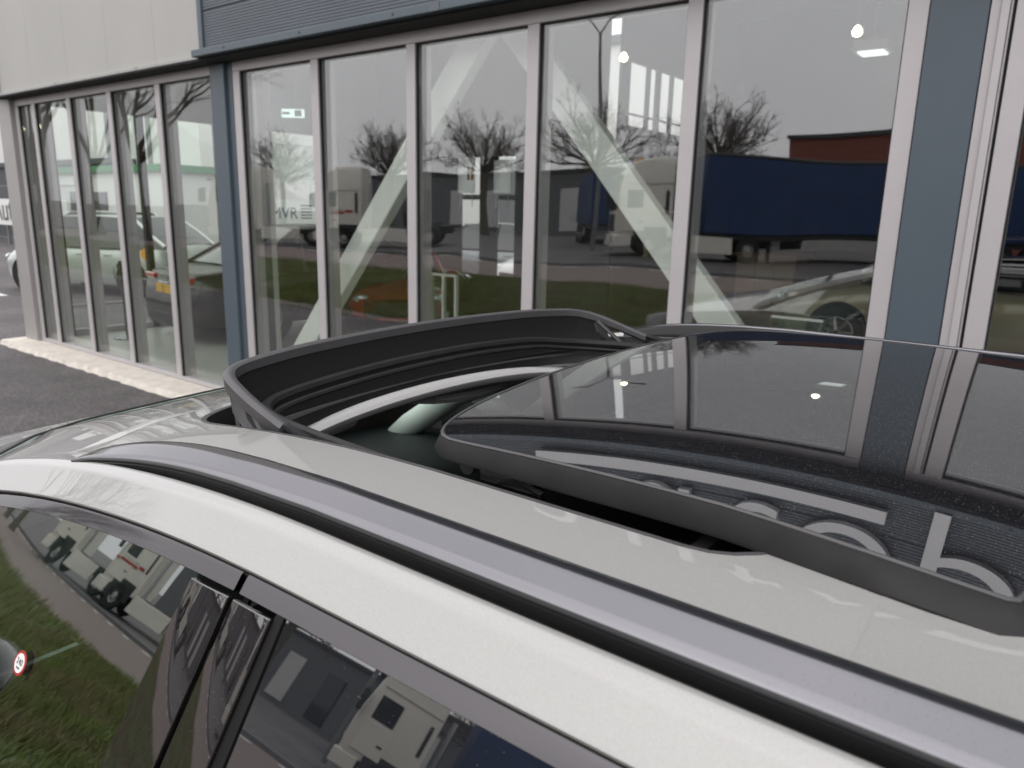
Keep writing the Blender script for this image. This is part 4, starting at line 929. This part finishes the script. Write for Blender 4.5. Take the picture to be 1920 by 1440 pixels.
# roof rails
def rail(m, cap=False):
    rows = []
    for X in frange(-1.005, -0.72, 16) + frange(-0.66, 1.55, 18) + frange(1.58, 1.85, 8):
        u = max(0.0, (-X - 0.72) / 0.285) if X < 0 else max(0.0, (X - 1.56) / 0.29)
        h = math.sqrt(max(0.0, 1 - u ** 2.6)); o = -0.034 * u ** 2.2; w = 0.35 + 0.65 * math.sqrt(max(0, 1 - u ** 3))
        base = 0.2865 - 0.004 * u
        sec = [(0.4015, 0.2860), (0.3992, 0.2785), (0.4002, 0.2735), (0.4020, 0.2708), (0.412, 0.2685), (0.428, 0.2640), (0.440, 0.2605), (0.4455, 0.2620), (0.450, 0.272), (0.4560, 0.2975), (0.44, 0.2985), (0.408, 0.2965)]
        if cap: sec = [(0.4018, 0.2712), (0.4028, 0.2690), (0.412, 0.2662), (0.428, 0.2620), (0.4435, 0.2588), (0.4500, 0.2600), (0.4515, 0.2640), (0.44, 0.2640), (0.412, 0.2695)]
        if cap: sec = [(0.4018, 0.2712), (0.4026, 0.2694), (0.412, 0.2665), (0.428, 0.2615), (0.4390, 0.2579), (0.4430, 0.2582), (0.4465, 0.2620), (0.436, 0.2630), (0.412, 0.2695)]
        rows.append([S_(X, 0.425 + (y - 0.425) * w + o, base + (d - base) * h if d < base else d - 0.004 * u) for y, d in sec])
    m.grid(rows, closed=True, caps=True)
both(rail, 'roof_rail', 'rail_body', smooth=50)
for o_ in both(lambda m: rail(m, True), 'rail_cap', 'rail', smooth=50): pass
def railseal(m): m.tube([S_(X, 0.4585, 0.2885) for X in frange(-0.93, 1.8, 30)], 0.0028, 6)
both(railseal, 'rail_seal', 'rubber')
# window frames, glass, pillars
def trimseg(x0, x1):
    def f(m):
        m.grid([[S_(X, y, d) for y, d in [(0.3475, 0.3225), (0.3465, 0.3232), (0.3445, 0.3250), (0.3375, 0.3345), (0.3362, 0.3362), (0.3368, 0.3375), (0.342, 0.3385), (0.349, 0.3305)]] for X in frange(x0, x1, max(6, int(abs(x1 - x0) * 16)))], closed=True, caps=True)
    return f
both(trimseg(-2.0, -0.5625), 'window_trim', 'trim'); both(trimseg(-0.5535, 1.5), 'window_trim', 'trim')
ZB = 0.70
def wpt(xt, xb, s, off=0.0):                # s = 0 under the trim, 1 at the waist
    X = xt + (xb - xt) * s
    top = Vector(S_(X, 0.3385, 0.3375)); bot = Vector((X, 0.172, EYE - ZB))
    if top.z < bot.z + 0.005: top.z = bot.z + 0.005
    p = top.lerp(bot, s); p.y -= 0.0008 * math.sin(PI * min(1, s)) * min(1, (top.z - bot.z) / 0.3)
    return (p.x, p.y - off * 0.91, p.z + off * 0.42)
def wgrid(a, b, n, off, s0=0.0, s1=1.0, crown=0.0):
    def f(m): m.grid([[wpt(a[0] + (b[0] - a[0]) * i / n, a[1] + (b[1] - a[1]) * i / n, s0 + (s1 - s0) * j / 12, off + crown * (1 - (2 * i / n - 1) ** 2) * 1.0) for j in range(13)] for i in range(n + 1)])
    return f
both(wgrid((-1.93, -1.93), (-0.620, -0.709), 24, 0.0), 'front_window', 'car_glass', solid=0.004, smooth=60)
both(wgrid((-0.486, -0.536), (0.50, 0.45), 20, 0.0), 'rear_window', 'tint_glass', solid=0.004, smooth=60)
both(wgrid((0.62, 0.58), (1.35, 1.30), 14, 0.0), 'quarter_window', 'tint_glass', solid=0.004, smooth=60)
both(wgrid((-0.6205, -0.7085), (-0.5600, -0.6225), 10, 0.0045, 0.012, crown=0.0016), 'pillar_cover', 'piano', solid=0.006, bevel=0.0012)
both(wgrid((-0.5525, -0.6145), (-0.4985, -0.556), 10, 0.0045, 0.012, crown=0.0014), 'pillar_cover', 'piano', solid=0.006, bevel=0.0012)
both(wgrid((-0.4975, -0.555), (-0.487, -0.537), 2, 0.001), 'window_channel', 'rubber', solid=0.006)
both(wgrid((-0.5598, -0.6222), (-0.5527, -0.6148), 1, -0.012), 'pillar_gap', 'rubber', solid=0.004)
both(wgrid((0.50, 0.46), (0.62, 0.58), 3, 0.003), 'pillar_cover', 'piano', solid=0.006)
def bodyside(m):
    rows = []
    for X in frange(-2.95, 2.6, 30):
        e = max(0, (-X - 2.3) / 0.65) ** 2 * 0.22 + max(0, (X - 2.1) / 0.5) ** 2 * 0.12
        zt = EYE - ZB if X > -1.95 else EYE - ZB - 0.10 * ((-X - 1.95)) - 0.05 * max(0, (-X - 2.4) / 0.5) ** 2
        rows.append([(X, 0.170 + e, zt), (X, 0.158 + e, zt - 0.012), (X, 0.140 + e, zt - 0.07), (X, 0.13 + e, EYE - 0.93), (X, 0.11 + e, EYE - 1.08), (X, 0.115 + e, EYE - 1.28), (X, 0.13 + e, EYE - 1.47), (X, 0.17 + e, EYE - 1.55), (X, 0.3 + e, EYE - 1.57)])
    m.grid(rows)
both(bodyside, 'body_side', 'paint', solid=0.004)
both(lambda m: m.grid([[(X, 0.174, EYE - ZB + 0.006), (X, 0.160, EYE - ZB + 0.003), (X, 0.158, EYE - ZB - 0.010)] for X in frange(-1.92, 1.3, 20)]), 'waist_trim', 'piano', solid=0.004)
def wfn(m):
    pass
for s in (0, 1):
    for x in (-2.02, 1.45):
        m = MB().cyl((x, 0.25, 0.34), 'y', 0.40, 0.32, 28)
        if s: m.v = [mir(v) for v in m.v]
        cb(m, 'wheel_arch', 'rubber')
        m = MB().lathe((x, 0.2, 0.335), 'y', [(0.22, -0.10), (0.31, -0.115), (0.335, -0.08), (0.335, 0.1), (0.2, 0.1)], 32)
        if s: m.v = [mir(v) for v in m.v]
        w = cb(m, 'wheel', 'tyre')
        m = MB().lathe((x, 0.11, 0.335), 'y', [(0.23, 0.0), (0.215, 0.0), (0.2, 0.04), (0, 0.05)], 28)
        for a in range(10):
            c, d_ = math.cos(a * PI / 5), math.sin(a * PI / 5); m.tube([(x + c * 0.03, 0.12, 0.335 + d_ * 0.03), (x + c * 0.22, 0.105, 0.335 + d_ * 0.22)], [0.03, 0.018], 5)
        if s: m.v = [mir(v) for v in m.v]
        o = m.build('rim', 'alu_sat', w); o.location = (-CX0, -YC, 0)
# windscreen, bonnet, front and rear ends
m = MB(); m.grid([[S_(X, YC + v * 0.662, roofdz(YC + v * 0.662)) for v in frange(-1, 1, 16)] for X in frange(-1.525, -1.96, 10)]); cb(m, 'windscreen', 'screen_glass', solid=0.005, smooth=70)
m = MB(); m.grid([[S_(X, YC + v * 0.66, roofdz(YC + v * 0.66) - 0.004) for v in frange(-1, 1, 16)] for X in frange(-1.516, -1.545, 2)]); cb(m, 'screen_band', 'ink', solid=0.004)
m = MB(); rows = []
for X in frange(-1.90, -2.95, 14):
    u = (-X - 1.90) / 1.05
    rows.append([(X, YC + v * (0.955 - 0.22 * max(0, (-X - 2.3) / 0.65) ** 2), EYE - 0.695 - 0.07 * u - 0.16 * u ** 4 + 0.075 * (1 - v * v) * (1 - 0.3 * u) - 0.02 * v ** 8) for v in frange(-1, 1, 16)])
m.grid(rows); cb(m, 'bonnet', 'paint', solid=0.005)
m = MB(); m.grid([[(-2.955 + 0.05 * v * v + o, YC + v * 0.76, z) for v in frange(-1, 1, 12)] for o, z in ((0.02, 0.90), (-0.03, 0.80), (-0.05, 0.6), (-0.05, 0.4), (0.0, 0.23))]); cb(m, 'front_bumper', 'paint', solid=0.01)
m = MB().box(-3.03, -2.99, YC - 0.45, YC + 0.45, 0.42, 0.78); cb(m, 'grille', 'ink', bevel=0.02)
for s in (-1, 1):
    m = MB().box(-2.97, -2.80, YC + s * 0.66 - 0.15, YC + s * 0.66 + 0.15, 0.70, 0.82); cb(m, 'headlight', 'lamp_glass', bevel=0.03)
m = MB(); m.grid([[(2.1 + o, YC + v * w, z) for v in frange(-1, 1, 12)] for o, w, z in ((0.0, 0.70, EYE - 0.287), (0.12, 0.75, EYE - 0.33), (0.34, 0.86, EYE - 0.70), (0.5, 0.98, EYE - 0.8), (0.52, 0.95, 0.5), (0.46, 0.9, 0.24))]); cb(m, 'tailgate', 'paint', solid=0.01)
m = MB(); m.grid([[(2.128 + o, YC + v * w, z) for v in frange(-0.92, 0.92, 12)] for o, w, z in ((0.0, 0.72, EYE - 0.345), (0.205, 0.84, EYE - 0.68))]); cb(m, 'tailgate_window', 'tint_glass', solid=0.006)
both(lambda m: m.grid([[wpt(x, x - 0.02, s, 0.0) for s in frange(0, 1, 8)] for x in frange(1.35, 2.12, 6)]), 'rear_pillar', 'paint', solid=0.004)
# glass roof panel slid back over the roof
PO = outline(-0.636, 0.007, 0.503, 0.105, 0.016, 3.0, 3.0)
PO = [(x, h + (0.016 * min(1, max(0, (x + 0.22) / 0.2)) if h > 0.3 else 0)) for x, h in PO]
def pdz(X, Y): return 0.228 + (Y - YC) ** 2 / 15.8 + (X + 0.28) ** 2 * 0.10 - (Y - YC) * 0.014
m = MB(); m.grid([[(x, YC + h * v, EYE - pdz(x, YC + h * v)) for v in frange(-1, 1, 24)] for x, h in PO]); cb(m, 'glass_panel', 'roof_glass', smooth=70)
full = [(x, YC - h) for x, h in PO] + [(x, YC + h) for x, h in PO[::-1][1:-1]]
rows = []; nF = len(full)
for i, (x, y) in enumerate(full):
    a, b = full[i - 1], full[(i + 1) % nF]; t = Vector((b[0] - a[0], b[1] - a[1])); t = t.normalized() if t.length > 1e-6 else Vector((0, 1)); n_ = Vector((t.y, -t.x))
    c = Vector((x + 0.3, y - YC)); n_ = n_ if n_.dot(c) > 0 else -n_
    ln = 0.008 * min(1, max(0, (x + 0.2) / 0.15)); z = EYE - pdz(x, y); drop = 0.023 + 0.007 * min(1, max(0, (x + 0.60) / 0.22)) - 0.004 * min(1, max(0, (x + 0.16) / 0.1))
    rows.append([(x + n_.x * o, y + n_.y * o, z - d) for o, d in ((-0.0005, 0.0006), (0.0005, -0.0006), (0.0032, -0.0004), (0.0048, 0.002), (0.0065, 0.007), (0.0125 + ln, drop - 0.005), (0.0122 + ln, drop - 0.0015), (0.008 + ln, drop), (-0.012, drop - 0.001), (-0.03, 0.012))])
rows.append(rows[0])
m = MB(); m.grid(rows); cb(m, 'panel_skirt', 'skirt', smooth=45)
m = MB(); m.tube([(r[2][0], r[2][1], r[2][2] - 0.0012) for r in rows], 0.0022, 6, caps=False); cb(m, 'edge_highlight', 'plastic')  # lighter grey tube paints the highlight line along the panel's top lip
m = MB(); m.grid([[(x + (0.03 if i < 15 else -0.03 if i > 25 else 0), YC + max(0, h - 0.03) * v, EYE - pdz(x, YC + h * v) - 0.010) for v in frange(-1, 1, 8)] for i, (x, h) in enumerate(PO)]); cb(m, 'panel_underside', 'trough')
both(lambda m: [m.cyl((-0.552, 0.648, EYE - 0.298), 'y', 0.011, 0.012, 16)], 'guide_wheel', 'plastic')
both(lambda m: [m.box(-0.535, -0.46, 0.648, 0.668, EYE - 0.312, EYE - 0.296), m.tube([(-0.50, 0.64, EYE - 0.305), (-0.47, 0.636, EYE - 0.296), (-0.44, 0.64, EYE - 0.306)], 0.004, 6)], 'guide_bracket', 'alu_sat')
both(lambda m: [m.box(-0.25, -0.235, 0.60, 0.70, EYE - 0.302, EYE - 0.296), m.box(-0.20, -0.185, 0.60, 0.70, EYE - 0.302, EYE - 0.296)], 'lift_arm', 'dark_metal')
m = MB(); m.grid([[S_(x, YC + v * 0.46, 0.335) for v in frange(-1, 1, 8)] for x in frange(-0.50, 0.1, 6)]); cb(m, 'sun_blind', 'rubber', solid=0.004)
# cabin
m = MB(); m.grid([[(x, YC + v * 0.80, z - 0.03 * v ** 4) for v in frange(-1, 1, 14)] for x, z in ((-2.0, EYE - 0.78), (-1.7, EYE - 0.75), (-1.45, EYE - 0.75), (-1.38, EYE - 0.79), (-1.36, EYE - 0.95), (-1.5, EYE - 1.2))]); cb(m, 'dashboard', 'dash', solid=0.02, smooth=60)
both(lambda m: m.tube([(-1.14, 0.58, EYE - 0.405), (-1.27, 0.52, EYE - 0.455), (-1.55, 0.475, EYE - 0.575), (-1.80, 0.45, EYE - 0.74), (-1.95, 0.43, EYE - 0.86)], [0.035, 0.04, 0.042, 0.044, 0.044], 16), 'inner_pillar_trim', 'pillar_trim')
both(lambda m: m.grid([[(x, 0.24, EYE - 0.69), (x, 0.275, EYE - 0.70), (x, 0.285, EYE - 0.75), (x, 0.27, EYE - 1.0), (x, 0.25, EYE - 1.3)] for x in frange(-1.8, 1.3, 12)]), 'door_lining', 'dash', solid=0.01)
m = MB().box(-1.9, 1.9, 0.24, 2.0, 0.28, 0.33); cb(m, 'cabin_floor', 'rubber')
for yy in (0.68, 1.56):
    m = MB()
    m.grid([[(-0.62 + a - 0.10 * b, yy + v * w, EYE - 1.30 + b) for v in frange(-1, 1, 8)] for a, b, w in ((-0.45, 0.02, 0.24), (-0.45, 0.10, 0.25), (-0.1, 0.08, 0.25), (0.0, 0.12, 0.25), (0.06, 0.40, 0.25), (0.13, 0.62, 0.2), (0.17, 0.64, 0.16), (0.22, 0.4, 0.22), (0.2, 0.0, 0.24))]); cb(m, 'seat', 'seat', solid=0.05, smooth=60)
    m = MB(); m.grid([[(-0.52 + a, yy + v * 0.13, EYE - 0.63 + b) for v in frange(-1, 1, 6)] for a, b in ((0, 0), (-0.03, 0.09), (0.0, 0.17), (0.05, 0.17), (0.06, 0.0))], closed=False); cb(m, 'headrest', 'seat', solid=0.02, smooth=60)
# steering wheel: tilted ring, hub, two chrome spokes with the ringed badge
swc, sth = Vector((-1.13, 0.68, EYE - 0.84)), rad(24)
def sw(a, r, off=0.0):
    u = Vector((0, 1, 0)); w = Vector((math.sin(sth), 0, math.cos(sth))); n_ = Vector((math.cos(sth), 0, -math.sin(sth)))
    return tuple(swc + u * math.cos(a) * r + w * math.sin(a) * r + n_ * off)
m = MB(); m.tube([sw(2 * PI * i / 40, 0.185) for i in range(41)], 0.014, 8); wh = cb(m, 'steering_wheel', 'seat')
def swp(m, name, mat):
    m.v = [(v[0] - CX0, v[1] - YC, v[2]) for v in m.v]; return m.build(name, mat, wh)
m = MB(); m.tube([sw(0, 0, -0.03), sw(0, 0, 0.02), sw(0, 0, 0.03)], [0.085, 0.08, 0.06], 20); swp(m, 'hub', 'seat')
for s in (-1, 1):
    m = MB(); m.tube([sw(0, s * 0.07, 0.012), sw(0, s * 0.18, 0.0)], [0.03, 0.022], 6); swp(m, 'spoke', 'dash')
    m = MB(); m.tube([sw(0.5 if s > 0 else PI - 0.5, 0.10, 0.03), sw(0.1 if s > 0 else PI - 0.1, 0.085, 0.03), sw(-0.5 if s > 0 else PI + 0.5, 0.11, 0.03)], 0.003, 6); swp(m, 'chrome_strip', 'chrome')
m = MB()
for i in range(4): m.tube([tuple(Vector(sw(0, 0, 0.034)) + Vector((0, -0.033 + i * 0.022 + 0.0145 * math.cos(2 * PI * a / 14), 0.0145 * math.sin(2 * PI * a / 14)))) for a in range(15)], 0.0018, 5)
swp(m, 'badge', 'chrome')
for i in range(4):
    m = MB().box(-1.375, -1.362, 0.34, 0.50, EYE - 0.80 - i * 0.03, EYE - 0.793 - i * 0.03); cb(m, 'air_vent', 'alu_sat')
m = MB().tube([(-1.36, 0.335, EYE - 0.78), (-1.355, 0.32, EYE - 0.84), (-1.36, 0.335, EYE - 0.92)], 0.004, 6); cb(m, 'vent_surround', 'chrome')
m = MB().tube([(-1.05, 0.292, EYE - 0.80), (-0.95, 0.286, EYE - 0.82), (-0.80, 0.285, EYE - 0.81)], 0.006, 6); cb(m, 'door_pull', 'chrome')
# door mirrors
def mirror(m):
    rows = []
    for k in range(13):
        v = k / 12; r_ = math.sin(PI * (0.05 + 0.90 * v)) ** 0.5
        rows.append([(-1.235 + 0.195 * v, 0.185 - 0.05 * (1 - v) + 0.034 * r_ * math.copysign(abs(math.cos(a)) ** 0.6, math.cos(a)), EYE - 0.570 - 0.012 * v + 0.044 * r_ * math.copysign(abs(math.sin(a)) ** 0.6, math.sin(a))) for a in [2 * PI * j / 16 for j in range(16)]])
    m.grid(rows, closed=True, caps=True)
both(mirror, 'door_mirror', 'rail_body', smooth=60)
both(lambda m: m.grid([[(-1.235 + 0.205 * v, 0.185 - 0.05 * (1 - v), EYE - 0.627 + 0.02 * v * v), (-1.235 + 0.205 * v, 0.18 - 0.05 * (1 - v), EYE - 0.639 + 0.028 * v * v)] for v in frange(0, 1, 10)]), 'mirror_lens', 'lamp_glass', solid=0.008)
both(lambda m: m.tube([(-1.15, 0.18, EYE - 0.57), (-1.18, 0.205, EYE - 0.66), (-1.19, 0.20, EYE - 0.715)], [0.022, 0.02, 0.028], 8), 'mirror_foot', 'ink')
# round speed sticker inside the driver's glass
wp = Vector((-0.878, 0.2608, 1.2805))
st = thing('speed_sticker', (wp.x, wp.y, wp.z), 0, 'round white 240 sticker with orange red rim on the driver window', 'sticker')
st.rotation_euler = (rad(90 - 25), 0, 0)
MB().cyl((0, 0, 0), 'z', 0.0135, 0.0006, 32).build('rim', 'red', st, 0)
MB().cyl((0, 0, 0.0006), 'z', 0.0105, 0.0005, 32).build('disc', 'white', st, 0)
text('lettering', '240', 0.0095, 'ink', (0, -0.0015, 0.0010), (0, 0, 0), 0.0001, st, 'CENTER'); text('lettering', 'km/h', 0.0038, 'ink', (0, -0.0062, 0.0010), (0, 0, 0), 0.0001, st, 'CENTER')

# lettering becomes plain mesh
bpy.context.view_layer.update()
dg = bpy.context.evaluated_depsgraph_get()
for o in [x for x in bpy.data.objects if x.type == 'FONT']:
    me = bpy.data.meshes.new_from_object(o.evaluated_get(dg)); nm = o.name.split('.')[0]; mt = o.data.materials[0]
    c = bpy.data.objects.new(nm, me); COL.objects.link(c); c.parent = o.parent; c.location = o.location.copy(); c.rotation_euler = o.rotation_euler.copy()
    if not me.materials: me.materials.append(mt)
    bpy.data.objects.remove(o)
